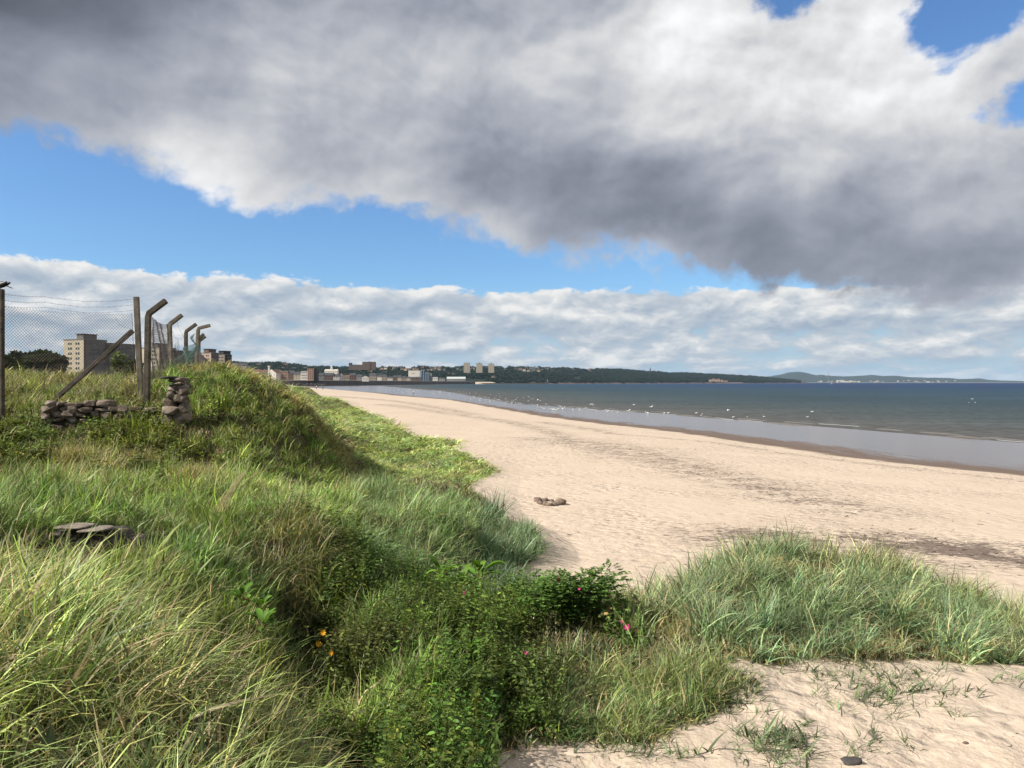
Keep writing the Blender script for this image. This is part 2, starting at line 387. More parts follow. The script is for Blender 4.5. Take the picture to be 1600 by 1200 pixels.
def at(px, py, near=1.5, far=2600.0):
    """where the sight line through a photo pixel meets the ground"""
    sx = (px-800)/F; sz = (HY-py)/F
    Y = near*np.exp(np.linspace(0, math.log(far/near), 2500)); g = ground(sx*Y, Y)
    k = np.nonzero(CAMZ+sz*Y <= np.maximum(g, 0))[0]
    y = Y[k[0]] if len(k) else far
    return Vector((sx*y, y, max(gz(sx*y, y), 0)))
def pos(px, Y, z=None):
    x = (px-800)/F*Y
    return Vector((x, Y, gz(x, Y) if z is None else z))

def polar(az, rad):
    A, Rr = np.meshgrid(az, rad); V = np.stack([Rr*np.sin(A), Rr*np.cos(A)], -1).reshape(-1, 2)
    n, m = len(az), len(rad); i = np.arange((m-1)*(n-1)); r, c = i//(n-1), i % (n-1)
    q = np.stack([r*n+c, r*n+c+1, (r+1)*n+c+1, (r+1)*n+c], 1)
    return V, q[:, ::-1]
azf = np.radians(np.concatenate([np.arange(-180, -44, 2.0), np.arange(-44, 44.01, .09), np.arange(46, 181, 2.0)]))

def build_ground():
    rad = np.exp(np.arange(math.log(.25), math.log(3200), .0125))
    V, q = polar(azf, rad); x, y = V[:, 0], V[:, 1]
    z, dw, dd, du = ground(x, y, True)
    vg = veg(x, y).astype(float)
    # wrack and pebble bands, along lines that run with the beach
    px = 800+F*x/np.maximum(y, .1)
    bands = [([(880,688),(960,700),(1060,727),(1150,750),(1230,775),(1330,795)], .075, .8),
             ([(1180,842),(1300,848),(1420,850),(1520,862),(1640,878)], .085, 1.35),
             ([(1300,880),(1450,872),(1640,868)], .06, .8),
             ([(850,660),(960,678),(1100,690),(1250,712),(1400,730),(1600,752)], .02, .75),
             ([(1350,760),(1450,768),(1620,778)], .035, .45),
             ([(600,632),(700,646),(800,660),(900,690)], .022, .8),
             ([(500,618),(620,627),(740,648)], .018, .8),
             ([(1130,712),(1220,716)], .03, .5)]
    w = np.zeros(len(x)); lr = np.log(np.hypot(x, y)); aa = np.arctan2(x, y)
    for pts, wid, k in bands:
        best = np.full(len(x), 9.)
        Q = [at(*p) for p in pts]; Q = [(math.atan2(v.x, v.y), math.log(math.hypot(v.x, v.y))) for v in Q]
        for (ax, ay), (bx, by) in zip(Q[:-1], Q[1:]):
            dx, dy = bx-ax, by-ay; t = np.clip(((aa-ax)*dx+(lr-ay)*dy)/(dx*dx+dy*dy), 0, 1)
            best = np.minimum(best, np.hypot((aa-ax-t*dx)*.8, lr-ay-t*dy))
        w = np.maximum(w, k*np.exp(-(best/wid)**2))
    w *= 1-vg
    me = npmesh('ground', np.stack([x, y, z], 1), [q], True, {'veg': vg, 'dd': dd, 'dw': dw, 'weed': w})
    m, N = mat('sand')
    P = N.new('ShaderNodeNewGeometry').outputs['Position']
    dd_, wd_, vg_, dw_ = N.attr('dd'), N.attr('weed'), N.attr('veg'), N.attr('dw')
    n1 = N.noise(P, .35, 5, .6); n2 = N.noise(P, 9.0, 5, .7); n3 = N.noise(P, 70.0, 3, .7)
    sand = N.ramp(n1, [(.3, (.425, .352, .284)), (.7, (.49, .41, .335))])
    sand = N.mix(N.mr(n2, .35, .7, 0, .35), sand, (.355, .275, .21))
    sand = N.mix(N.mr(n3, .62, .75, 0, .45), sand, (.22, .16, .12))
    # shell chips and small stones
    vz = N.voro(P, 7.0); sand = N.mix(N.m('LESS_THAN', vz, .055), sand, (.70, .66, .58))
    vz2 = N.voro(N.vm('ADD', P, (31, 7, 0)), 3.1); sand = N.mix(N.m('LESS_THAN', vz2, .05), sand, (.07, .055, .045))
    # weed: stretched flecks thresholded by the band strength
    ps = N.vm('MULTIPLY', P, (.55, 1.7, 1))
    wn = N.noise(ps, 6.0, 8, .78); wb = N.noise(P, .8, 4, .6)
    wq = N.m('MULTIPLY', wd_, N.mr(wb, .3, .62, .35, 1.25))
    wm = N.m('MULTIPLY', N.mr(N.m('ADD', N.m('ADD', wn, N.m('MULTIPLY', wq, .16)), N.m('MULTIPLY', N.m('SUBTRACT', n2, .5), .30)), .60, .68), N.mr(wq, .02, .25))
    weedc = N.mix(n3, (.055, .042, .038), (.16, .12, .10))
    dry = N.mix(N.m('MULTIPLY', wm, .9), sand, weedc)
    # wet
    wet = N.mr(N.m('ADD', dd_, N.m('MULTIPLY', N.m('SUBTRACT', N.noise(ps, .12, 4, .6), .5), 5.0)), .8, -.6)
    shin = N.mr(N.m('ADD', N.m('DIVIDE', N.m('MULTIPLY', dd_, -1), N.m('MAXIMUM', N.m('SUBTRACT', dw_, dd_), .1)), N.m('MULTIPLY', N.m('SUBTRACT', N.noise(N.vm('MULTIPLY', P, (.5, .12, 1)), .9, 6, .7), .5), .55)), .02, .22)
    wetc = N.mix(N.noise(ps, .7, 4, .6), (.10, .074, .060), (.135, .102, .086))
    col = N.mix(wet, dry, wetc)
    soil = N.mix(N.noise(P, 2.5, 4, .6), (.030, .032, .012), (.085, .075, .035))
    col = N.mix(vg_, col, soil)
    rough = N.m('MULTIPLY_ADD', N.m('MULTIPLY', shin, wet), -.80, .97)
    # footprints and wind dimples
    vd = N.voro(N.vm('ADD', N.vm('MULTIPLY', P, (.8, 1.15, 1)), N.vm('MULTIPLY', N.noise(P, 2.0, 2, .5, color=True), (.5, .5, 0))), 2.6, 'SMOOTH_F1')
    hh = N.m('ADD', N.m('MULTIPLY', N.mr(vd, .05, .5), .6), N.m('ADD', N.m('MULTIPLY', N.noise(P, 3.0, 4, .55), 1.1), N.m('MULTIPLY', n2, .25)))
    st = N.m('MULTIPLY', N.m('SUBTRACT', 1.0, wet), N.mr(N.noise(P, .22, 4, .65), .35, .65, .22, .85))
    nb = N.bump(hh, st, .15)
    N.out(N.pbsdf(col, rough, nb, N.m('MULTIPLY_ADD', wet, .02, .15)))
    o = link('ground', me, m); tag(o, kind='structure')

def build_sea():
    rad = np.exp(np.arange(math.log(20), math.log(20000), .02))
    az = np.radians(np.concatenate([np.arange(-180, -46, 4.0), np.arange(-44, 44.01, .4), np.arange(46, 181, 2.0)]))
    V, q = polar(az, rad); x, y = V[:, 0], V[:, 1]
    dw = sdist(x, y, WL)
    me = npmesh('sea', np.stack([x, y, np.zeros(len(x))], 1), [q], True, {'dw': -dw})
    m, N = mat('sea_water')
    P = N.new('ShaderNodeNewGeometry').outputs['Position']; s = N.attr('dw')
    px, py, pz = N.sep(P)[:3]
    sx = N.m('ADD', s, N.m('MULTIPLY', N.m('SUBTRACT', N.noise(N.vm('MULTIPLY', P, (.3, 1, 1)), .012, 4, .6), .5), N.m('MINIMUM', N.m('MULTIPLY', s, .9), 200.0)))
    c = N.ramp(N.mr(sx, -20, 1500, 0, 1, smooth=False), [(0, (.098, .086, .078)), (.022, (.070, .075, .074)), (.05, (.040, .060, .067)), (.09, (.025, .049, .066)), (.18, (.017, .046, .074)), (.41, (.009, .033, .085)), (1, (.007, .027, .082))])
    # wind streaks
    st = N.noise(N.vm('MULTIPLY', P, (.25, 1, 1)), .05, 6, .65)
    c = N.vm('MULTIPLY', c, N.comb(*[N.mr(st, .3, .7, .72, 1.25, smooth=False)]*3))
    w1 = N.noise(N.vm('MULTIPLY', P, (.45, 1, 1)), .9, 6, .62); w2 = N.noise(N.vm('MULTIPLY', P, (.3, 1, 1)), .09, 4, .6)
    nb = N.bump(N.m('ADD', w1, N.m('MULTIPLY', w2, 4.0)), 1.0, .9)
    cs = N.vm('MULTIPLY', c, N.comb(*[N.mr(w1, .35, .68, .55, 1.5, smooth=False)]*3))
    dif = N.new('ShaderNodeBsdfDiffuse'); N.set(dif.inputs[0], cs); N.set(dif.inputs['Normal'], nb)
    gl = N.new('ShaderNodeBsdfGlossy'); gl.inputs[0].default_value = (1, 1, 1, 1); gl.inputs['Roughness'].default_value = .28; N.set(gl.inputs['Normal'], nb)
    fr = N.new('ShaderNodeFresnel'); fr.inputs[0].default_value = 1.33; N.set(fr.inputs['Normal'], nb)
    mx = N.new('ShaderNodeMixShader'); N.set(mx.inputs[0], N.m('MINIMUM', N.m('MULTIPLY', fr.outputs[0], .5), .085)); N.l.new(dif.outputs[0], mx.inputs[1]); N.l.new(gl.outputs[0], mx.inputs[2])
    N.out(mx.outputs[0])
    tag(link('sea', me, m), kind='structure')
build_ground(); build_sea()
# ---------------------------------------------------------------- scattering of uncountable plants
def scatter(name, srcs, P, rot, scl, idx, col, dry, label, cat):
    """one object of points that carries a copy of a source clump on each"""
    sc = bpy.data.collections.new(name+'_sources')
    for i, s in enumerate(srcs):
        o = bpy.data.objects.new('%s_source_%02d' % (name, i), s); sc.objects.link(o)
    me = bpy.data.meshes.new(name); P = np.asarray(P, np.float32)
    me.vertices.add(len(P)); me.vertices.foreach_set('co', P.ravel())
    for k, v, t in (('rot', rot, 'FLOAT_VECTOR'), ('scl', scl, 'FLOAT_VECTOR'), ('col', col, 'FLOAT_VECTOR')):
        me.attributes.new(k, t, 'POINT').data.foreach_set('vector', np.asarray(v, np.float32).ravel())
    me.attributes.new('idx', 'INT', 'POINT').data.foreach_set('value', np.asarray(idx, np.int32))
    me.attributes.new('dry', 'FLOAT', 'POINT').data.foreach_set('value', np.asarray(dry, np.float32))
    me.materials.append(srcs[0].materials[0])
    o = bpy.data.objects.new(name, me); COL.objects.link(o)
    g = bpy.data.node_groups.new(name+'_nodes', 'GeometryNodeTree')
    g.interface.new_socket('Geometry', in_out='INPUT', socket_type='NodeSocketGeometry')
    g.interface.new_socket('Geometry', in_out='OUTPUT', socket_type='NodeSocketGeometry')
    n, l = g.nodes, g.links
    gi, go = n.new('NodeGroupInput'), n.new('NodeGroupOutput')
    ci = n.new('GeometryNodeCollectionInfo'); ci.inputs['Collection'].default_value = sc
    ci.inputs['Separate Children'].default_value = True; ci.inputs['Reset Children'].default_value = True
    ip = n.new('GeometryNodeInstanceOnPoints'); ip.inputs['Pick Instance'].default_value = True
    def at_(nm, t):
        a = n.new('GeometryNodeInputNamedAttribute'); a.data_type = t; a.inputs[0].default_value = nm; return a.outputs['Attribute']
    er = n.new('FunctionNodeEulerToRotation'); l.new(at_('rot', 'FLOAT_VECTOR'), er.inputs[0])
    l.new(gi.outputs[0], ip.inputs['Points']); l.new(ci.outputs[0], ip.inputs['Instance'])
    l.new(at_('idx', 'INT'), ip.inputs['Instance Index']); l.new(er.outputs[0], ip.inputs['Rotation'])
    l.new(at_('scl', 'FLOAT_VECTOR'), ip.inputs['Scale']); l.new(ip.outputs[0], go.inputs[0])
    md = o.modifiers.new('scatter', 'NODES'); md.node_group = g
    return tag(o, label, cat, kind='stuff')

def blade_mat(name, instanced=True, col=(.1, .16, .05), dry=.1, straw=(.40, .31, .17), gloss=.035, trans=.27):
    m, N = mat(name); bv = N.attr('bv'); bt = N.attr('bt')
    c = N.attr('col', 'INSTANCER', 'Vector') if instanced else tuple(col)
    d = N.attr('dry', 'INSTANCER') if instanced else dry
    v2 = N.m('FRACT', N.m('MULTIPLY', bv, 7.31))
    f = N.m('MULTIPLY_ADD', N.m('POWER', v2, 1.6), 1.45, .42)
    c = N.vm('MULTIPLY', c, N.comb(f, f, f))
    # some blades yellower, some bluer
    v3 = N.m('FRACT', N.m('MULTIPLY', bv, 23.7))
    c = N.mix(N.m('MULTIPLY', N.m('GREATER_THAN', v3, .6), .35), c, N.vm('MULTIPLY', c, (1.35, 1.08, .55)))
    isdry = N.m('GREATER_THAN', N.m('ADD', bv, d), 1.0)
    c = N.mix(isdry, c, N.vm('MULTIPLY', tuple(straw), N.comb(f, f, f)))
    c = N.mix(N.m('MULTIPLY', N.m('POWER', bt, 4.0), .35), c, (.30, .25, .12))       # dry tips
    a = N.new('ShaderNodeBsdfDiffuse'); N.set(a.inputs[0], c)
    b = N.new('ShaderNodeBsdfTranslucent'); N.set(b.inputs[0], N.vm('MULTIPLY', c, (1.15, 1.25, .7)))
    g = N.new('ShaderNodeBsdfGlossy'); g.inputs['Roughness'].default_value = .6; g.inputs[0].default_value = (1, 1, 1, 1)
    x = N.new('ShaderNodeMixShader'); x.inputs[0].default_value = trans; N.l.new(a.outputs[0], x.inputs[1]); N.l.new(b.outputs[0], x.inputs[2])
    y = N.new('ShaderNodeMixShader'); y.inputs[0].default_value = gloss; N.l.new(x.outputs[0], y.inputs[1]); N.l.new(g.outputs[0], y.inputs[2])
    N.out(y.outputs[0]); return m

def blades(name, n, rad, h, w, bend, m, seg=4, th0=(.05, .45), wind=.55, seed=0, stiff=1.3, P0=None, wdir=0.0):
    r = np.random.default_rng(seed)
    q = np.sqrt(r.random(n))*rad; t = r.random(n)*6.283
    p = np.stack([q*np.cos(t), q*np.sin(t), np.full(n, -.04)], 1) if P0 is None else P0
    ph = r.random(n)*6.283
    dx = np.cos(ph)*(1-wind)+wind*math.cos(wdir); dy = np.sin(ph)*(1-wind)+wind*math.sin(wdir); ln = np.hypot(dx, dy)+1e-6; dx /= ln; dy /= ln
    L = r.uniform(h[0], h[1], n); b = r.uniform(bend[0], bend[1], n); a0 = r.uniform(th0[0], th0[1], n)
    W = w*np.exp(r.normal(-.05, .45, n)); tw = r.uniform(-1.1, 1.1, n)
    wx = -dy*np.cos(tw)+dx*np.sin(tw); wy = dx*np.cos(tw)+dy*np.sin(tw)
    bv = r.random(n); V = []; BT = []
    cur = p.copy()
    for k in range(seg+1):
        s = k/seg
        ww = W*(1-s**2.2)*.5*(.75+.5*min(1, s*4))
        if k < seg:
            V.append(np.stack([cur[:, 0]-wx*ww, cur[:, 1]-wy*ww, cur[:, 2]], 1)); V.append(np.stack([cur[:, 0]+wx*ww, cur[:, 1]+wy*ww, cur[:, 2]], 1)); BT += [s, s]
        else: V.append(cur.copy()); BT.append(1.0)
        th = a0+b*((k+.5)/seg)**stiff
        st = (L/seg)[:, None]*np.stack([np.sin(th)*dx, np.sin(th)*dy, np.cos(th)], 1); cur = cur+st
    A = np.stack(V, 1); K = A.shape[1]; base = (np.arange(n)*K)[:, None]
    quads = np.concatenate([base+np.array([2*k, 2*k+1, 2*k+3, 2*k+2]) for k in range(seg-1)]) if seg > 1 else np.zeros((0, 4), int)
    tris = base+np.array([2*seg-2, 2*seg-1, 2*seg])
    me = npmesh(name, A.reshape(-1, 3), [quads, tris] if seg > 1 else [tris], True, {'bv': np.repeat(bv, K), 'bt': np.tile(np.array(BT), n)})
    me.materials.append(m); return me

LEAF = np.array([(0,0,0),(.22,.28,.05),(.22,-.28,.05),(.58,.34,.02),(.58,-.34,.02),(.5,0,-.05),(1,0,-.10)])     # folded ovate leaf, unit length
LEAFQ = [(0,2,5,5),(0,5,1,1),(2,4,5,5),(1,5,3,3),(4,6,5,5),(3,5,6,6)]
def leaves_mesh(name, pos, dirs, size, m, seed=0, width=1.0, stems=None, stem_r=.002):
    """pos (n,3), dirs (n,3) leaf axis, size (n,); stems: list of point lists, joined into the same mesh as thin strips"""
    r = np.random.default_rng(seed); n = len(pos)
    d = dirs/np.linalg.norm(dirs, axis=1)[:, None]
    up = np.stack([r.normal(0, .35, n), r.normal(0, .35, n), np.ones(n)], 1)
    s = np.cross(up, d); s /= np.linalg.norm(s, axis=1)[:, None]+1e-9; u = np.cross(d, s)
    A = pos[:, None, :]+size[:, None, None]*(LEAF[None, :, 0, None]*d[:, None, :]+LEAF[None, :, 1, None]*width*s[:, None, :]+LEAF[None, :, 2, None]*u[:, None, :])
    tri = np.array([q[:3] for q in LEAFQ]); f = ((np.arange(n)*7)[:, None, None]+tri[None]).reshape(-1, 3)
    V = A.reshape(-1, 3); bv = np.repeat(r.random(n)*.9, 7); bt = np.zeros(len(V))
    if stems:
        b = MB()
        for st in stems: b.tube(st, [stem_r*(1-.6*i/(len(st)-1)) for i in range(len(st))], 3, cap=False)
        o = len(V); V = np.concatenate([V, np.array([tuple(p) for p in b.v])]); qf = np.array(b.f)+o
        bv = np.concatenate([bv, np.full(len(b.v), .5)]); bt = np.concatenate([bt, np.zeros(len(b.v))])
        F_ = [f, qf]
    else: F_ = [f]
    me = npmesh(name, V, F_, False, {'bv': bv, 'bt': bt}); me.materials.append(m); return me
def herb(name, m, seed, nst=7, rad=.16, h=(.3, .6), leaf=(.05, .09), gap=.05, width=.8, droop=.2):
    leaf = (leaf[0]*.7, leaf[1]*1.25)
    r = random.Random(seed); P = []; D = []; Sz = []; ST = []
    for i in range(nst):
        q, t = rad*math.sqrt(r.random()), r.random()*6.28; x, y = q*math.cos(t), q*math.sin(t)
        H = r.uniform(*h); lx, ly = r.uniform(-.25, .35), r.uniform(-.25, .25); pts = []
        k = 0; z = 0
        while z < H:
            s = z/H; p = (x+lx*z*s, y+ly*z*s, z); pts.append(p)
            if z > .05:
                a = k*1.9+r.random()
                for e in (0, 3.14):
                    P.append(p); D.append((math.cos(a+e), math.sin(a+e), .45-droop*r.random()*3)); Sz.append(r.uniform(*leaf)*(1.1-.5*s))
            z += gap*r.uniform(.7, 1.3); k += 1
        for e in range(3): P.append(pts[-1]); D.append((math.cos(e*2.1), math.sin(e*2.1), .9)); Sz.append(leaf[0]*.8)
        if len(pts) > 1: ST.append(pts)
    return leaves_mesh(name, np.array(P), np.array(D, float), np.array(Sz), m, seed, width, ST, .0025)
def ivy(name, m, seed, n=70, rad=.2, hh=.28, leaf=(.035, .06), width=1.15):
    r = np.random.default_rng(seed); q = np.sqrt(r.random(n))*rad; t = r.random(n)*6.283
    z = hh*(1-(q/rad)**2)*r.uniform(.35, 1.0, n)
    P = np.stack([q*np.cos(t), q*np.sin(t), z], 1); D = np.stack([np.cos(t)+r.normal(0, .6, n), np.sin(t)+r.normal(0, .6, n), r.normal(.1, .4, n)], 1)
    return leaves_mesh(name, P, D, r.uniform(leaf[0], leaf[1], n), m, seed, width)

BM = blade_mat('grass_blade'); LM = blade_mat('leaf_green', gloss=.015, trans=.25, straw=(.25, .17, .07))
SRC = {
 'long': [blades('long_blades', 36, .17, (.4, .95), .0100, (.5, 2.4), BM, 6, (.05, .9), .30, 10+i, stiff=1.0+.35*i) for i in range(7)],
 'mid': [blades('mid_blades', 40, .17, (.22, .55), .0105, (.4, 2.0), BM, 4, (.05, .8), .24, 30+i, stiff=1.0+.3*i) for i in range(7)],
 'fine': [blades('fine_blades', 60, .18, (.18, .42), .0072, (.3, 1.5), BM, 3, (.05, .6), .2, 50+i) for i in range(5)],
 'turf': [blades('turf_blades', 70, .24, (.07, .22), .011, (.3, 1.2), BM, 2, (.05, .7), .3, 70+i) for i in range(4)],
 'far': [blades('far_blades', 42, .3, (.18, .5), .018, (.4, 1.3), BM, 2, (.05, .5), .4, 90+i) for i in range(4)],
 'herb': [herb('nettle_stems', LM, 110+i, 8, .2, (.25, .62), (.035, .07), .045, .62) for i in range(5)],
 'ivy': [ivy('bramble_leaves', LM, 130+i) for i in range(5)],
 'broad': [herb('broad_stems', LM, 150+i, 5, .14, (.15, .38), (.06, .10), .06, 1.0) for i in range(4)],
}
def sample(n, rmin, rmax, srel, smin):
    """points over the dune, spaced evenly near by and more widely farther off"""
    g = np.exp(np.linspace(math.log(rmin), math.log(rmax), 400)); s = np.maximum(smin, srel*g)
    pdf = g*g/s**2; c = np.cumsum(pdf); c /= c[-1]
    u = RNG.random(n); r = np.interp(u, c, g); a = np.radians(RNG.uniform(-43, 43, n))
    x, y = r*np.sin(a), r*np.cos(a); k = veg(x, y); return x[k], y[k], r[k]

def build_vegetation():
    x, y, r = sample(78000, 1.2, 500, .0125, .125)
    z = ground(x, y)[0] if isinstance(ground(x[:1], y[:1]), tuple) else ground(x, y)
    px = 800+F*x/y; n = len(x); Z = RNG.random(n)
    ln1 = fbm(x*.55, y*.55, 3, 61); ln2 = fbm(x*1.7+5, y*1.7, 3, 67); ln3 = fbm(x*.2, y*.2, 2, 71)
    kind = np.full(n, 'mid', dtype='U6'); col = np.tile(np.array([.085, .150, .036]), (n, 1)); dry = np.full(n, .08); hs = 1+.35*ln2+.25*ln1
    def put(mask, table, c, d, h=1.0):
        u = RNG.random(n); acc = 0
        for k, p in table: sel = mask & (u >= acc) & (u < acc+p); kind[sel] = k; acc += p
        col[mask] = c; dry[mask] = d; hs[mask] *= h
    A = (y < 6.4) & (px < 620)
    put(A, [('long', .62), ('fine', .38)], (.110, .160, .052), .13, .56)
    B = (y >= 6.4) & (y < 22) & (px < 620)
    put(B, [('mid', .55), ('fine', .45)], (.095, .155, .035), .10, 1.0)
    put(B & (y > 13.3) & (y < 20.6) & (px < 330), [('ivy', .62), ('mid', .2), ('broad', .18)], (.078, .115, .024), .05, 1.0)
    put(B & (y > 13.3) & (y < 17.5) & (px > 90) & (px < 330) & (ln1 > .05), [('fine', 1)], (.11, .13, .042), .22, 1.0)
    put((y >= 20.6) & (y < 40) & (px < 260), [('fine', .5), ('mid', .25), ('ivy', .25)], (.12, .16, .045), .22, 1.15)
    C = (y >= 18.5) & (y < 45) & (px >= 285) & (px < 545)
    put(C, [('ivy', .38), ('fine', .42), ('mid', .2)], (.100, .155, .032), .13, .95)
    put(C & (y > 24), [('fine', .6), ('ivy', .25), ('mid', .15)], (.13, .155, .045), .28, .9)
    E = (px >= 545) & (y >= 12.5) & (y < 26) & (px < 1000)
    put(E, [('long', .45), ('mid', .55)], (.080, .135, .050), .05, .70)
    put(E & (px > 745), [('long', .7), ('mid', .3)], (.062, .112, .062), .04, 1.25)
    T = (px > 470) & (y >= 22) & ~C
    put(T, [('turf', .85), ('fine', .15)], (.150, .205, .062), .10, .55)
    put(T & (ln1 > .22), [('mid', .5), ('fine', .5)], (.095, .160, .065), .05, .6)
    Q = (px >= 470) & (px < 880) & (y >= 4.6) & (y < 12.5)
    put(Q, [('herb', .28), ('fine', .46), ('broad', .10), ('ivy', .16)], (.075, .125, .024), .02, 1.0)
    put(Q & (ln1 > .10), [('fine', .6), ('mid', .4)], (.085, .165, .030), .05, 1.05)
    put(Q & (ln2 < -.22), [('herb', .8), ('fine', .2)], (.070, .105, .026), .02, 1.0)
    G = (px >= 860) & (px < 1000) & (y >= 7) & (y < 16)
    put(G, [('mid', .5), ('fine', .4), ('broad', .1)], (.085, .140, .045), .12, .8)
    put((px >= 840) & (px < 1010) & (y >= 13), [('long', .7), ('mid', .3)], (.100, .150, .085), .10, .72)
    Fp = (px >= 880) & (px < 1190) & (y < 10.3)
    put(Fp, [('fine', .45), ('mid', .4), ('long', .15)], (.095, .150, .050), .14, .62)
    D = (px >= 1000) & (y >= 9.7)
    put(D, [('long', .6), ('mid', .4)], (.105, .160, .082), .10, .78)
    put(D & (ln2 > .18), [('mid', .5), ('fine', .5)], (.15, .18, .075), .42, .6)
    put(D & (y < 10.9) & (Z < .5), [('mid', 1)], (.16, .17, .08), .5, .4)
    # hollow of dead straw
    H = (px > 405) & (px < 505) & (y > 10.2) & (y < 11.9)
    put(H, [('long', .7), ('fine', .3)], (.085, .12, .035), .22, .75)
    tus = fbm(x*2.3+7, y*2.3, 2, 88); hs = hs*(1+.8*tus)
    # clear the burrow by the ruined masonry, thin the near track behind the mound
    rx, ry = at(150, 852).x, at(150, 852).y
    keep = ~((x > rx-.45) & (x < rx+.62) & (y > ry-1.9) & (y < ry+.55))
    keep &= ~((tus < -.22) & (RNG.random(n) < .7) & (r < 30) & (y > 4))
    for qx, qy, qr in [(655,12.2,.32),(690,12.8,.35),(718,12.2,.35),(748,12.9,.38),(590,11.2,.25),(575,10.4,.25),(408,8.2,.3),(410,7.6,.2),(725,8.8,.25),(880,10.9,.62),(970,10.6,.2),(880,10.0,.55),(930,10.4,.45),(840,10.3,.4)]:
        cx = (qx-800)/F*qy; keep &= ~((np.hypot(x-cx, (y-qy+.12)) < qr) & (RNG.random(n) < .85))
    keep &= ~((px > 400) & (px < 525) & (y > 7.4) & (y < 10.3) & (RNG.random(n) < .7))
    keep &= np.hypot(x, y) > 1.45
    keep &= ~((hs < .55) & (RNG.random(n) < .5))
    # patches of colour across each zone
    f = (1+.30*ln3+.25*ln2)*np.exp(RNG.normal(0, .26, n))*np.where(np.isin(kind, ['herb', 'ivy', 'broad']), 1.05, 1.8); col = col*f[:, None]; col[:, 0] *= (1+.25*ln1)*np.exp(RNG.normal(.04, .13, n)); col = np.clip(col, .01, .6)
    dry = np.clip(dry*(1+1.0*ln1+.8*ln2), 0, .9)
    sp = np.maximum(.115, .0125*r)
    sc = np.where(r > 24, sp/.24, 1.0)
    hs = np.clip(hs, .45, 1.7)
    far = (r > 34) & np.isin(kind, ['mid', 'fine', 'turf', 'long']); kind[far & (kind != 'turf')] = 'far'
    sclv = np.stack([np.clip(sc, .9, 4)*RNG.uniform(.85, 1.15, n)]*2+[hs*RNG.uniform(.8, 1.2, n)], 1)
    near = r <= 24; sclv[near, 0] = sclv[near, 1] = (.85+.3*RNG.random(near.sum()))*np.clip(hs[near], .75, 1.25)
    ld = fbm(x*.35+3, y*.35, 2, 91)          # gusts turn the lean
    rot = np.stack([RNG.normal(0, .2, n)-.1*ld, RNG.normal(.08, .2, n)+.15*ln1, RNG.normal(0, .85, n)+1.0*ld], 1)
    isl = np.isin(kind, ['herb', 'ivy', 'broad']); rot[isl, 2] = RNG.uniform(0, 6.28, isl.sum())
    zz = z.copy()
    names = {'long': ('marram_grass', 'long arching blue green marram grass over the dunes', 'grass'), 'mid': ('dune_grass', 'knee high green dune grass on the slopes', 'grass'),
             'fine': ('meadow_grass', 'fine bright green meadow grass among the dune plants', 'grass'), 'turf': ('short_turf', 'short pale green turf on the flat terrace beside the beach', 'grass'),
             'far': ('distant_dune_grass', 'far off grass along the edge of the beach', 'grass'), 'herb': ('nettles', 'dark leafy nettle stems in the hollow of the dune', 'nettles'),
             'ivy': ('brambles', 'low dark green bramble leaves around the rubble wall', 'brambles'), 'broad': ('leafy_weeds', 'broad leaved green weeds among the grass', 'weeds')}
    for k, (nm, lb, ct) in names.items():
        s = keep & (kind == k)
        if not s.any(): continue
        ns = len(SRC[k]); P = np.stack([x[s], y[s], zz[s]], 1)
        scatter(nm, SRC[k], P, rot[s], sclv[s], RNG.integers(0, ns, s.sum()), col[s], dry[s], lb, ct)
    # an understorey of short shoots so that little bare soil shows near by
    x, y, r = sample(15000, 1.2, 30, .006, .10); z = ground(x, y); n = len(x)
    s = ~((np.abs(x-rx-.05) < .5) & (y > ry-.7) & (y < ry+.5)) & (np.hypot(x, y) > 1.3)
    x, y, z = x[s], y[s], z[s]; n = len(x)
    c = np.tile(np.array([.040, .062, .018]), (n, 1))*(1+.4*fbm(x, y, 2, 5))[:, None]
    scatter('grass_understorey', SRC['turf'], np.stack([x, y, z], 1), np.stack([RNG.normal(0, .2, n), RNG.normal(0, .2, n), RNG.uniform(0, 6.28, n)], 1),
            np.stack([np.full(n, 1.0), np.full(n, 1.0), RNG.uniform(.7, 1.3, n)], 1), RNG.integers(0, 4, n), c, np.full(n, .3), 'short matted undergrowth between the taller grass', 'grass')
build_vegetation()
# ---------------------------------------------------------------- hills across the bay
SKY1 = [(-900,566),(0,568),(340,566),(351,564),(389,566),(429,565),(454,568),(486,571),(535,573),(600,573),(700,573),(800,573),(870,574),(960,577),(1040,582),(1080,583),(1120,585),(1160,587),(1200,590),(1240,594),(1262,596.5)]
Y0P = [(-900,2000),(340,2000),(560,2150),(640,2350),(720,2700),(800,3000),(1000,4000),(1160,5000),(1262,6300)]
def ip(T, px): return np.interp(px, [a for a, b in T], [b for a, b in T])
def hill_z(px, f):
    """height of the far shore's hill at fraction f between shore (0) and crest (1)"""
    y0 = ip(Y0P, px); Y = y0*(1+.42*f); zc = 6+(HY-ip(SKY1, px))/F*y0*1.42-7
    z = 3+(zc-3)*np.clip(f, 0, 1)**.8
    return Y, z*(1-.5*np.clip(f-1, 0, 1))
def hpos(px, f):
    Y, z = hill_z(px, f); return Vector(((px-800)/F*float(Y), float(Y), float(z)))
def ridge_mesh(name, pxs, fs, fn, m, amp, seed):
    V = []; 
    for f in fs:
        Y, z = fn(pxs, f); X = (pxs-800)/F*Y
        V.append(np.stack([X, Y, z+(amp*fbm(X/180, Y/180, 4, seed) if 0 < f < 1.3 else 0)], 1))
    V = np.concatenate(V); n = len(pxs); k = np.arange((len(fs)-1)*(n-1)); r, c = k//(n-1), k % (n-1)
    q = np.stack([r*n+c, r*n+c+1, (r+1)*n+c+1, (r+1)*n+c], 1)
    o = link(name, npmesh(name, V, [q], True), m); return tag(o, kind='structure')
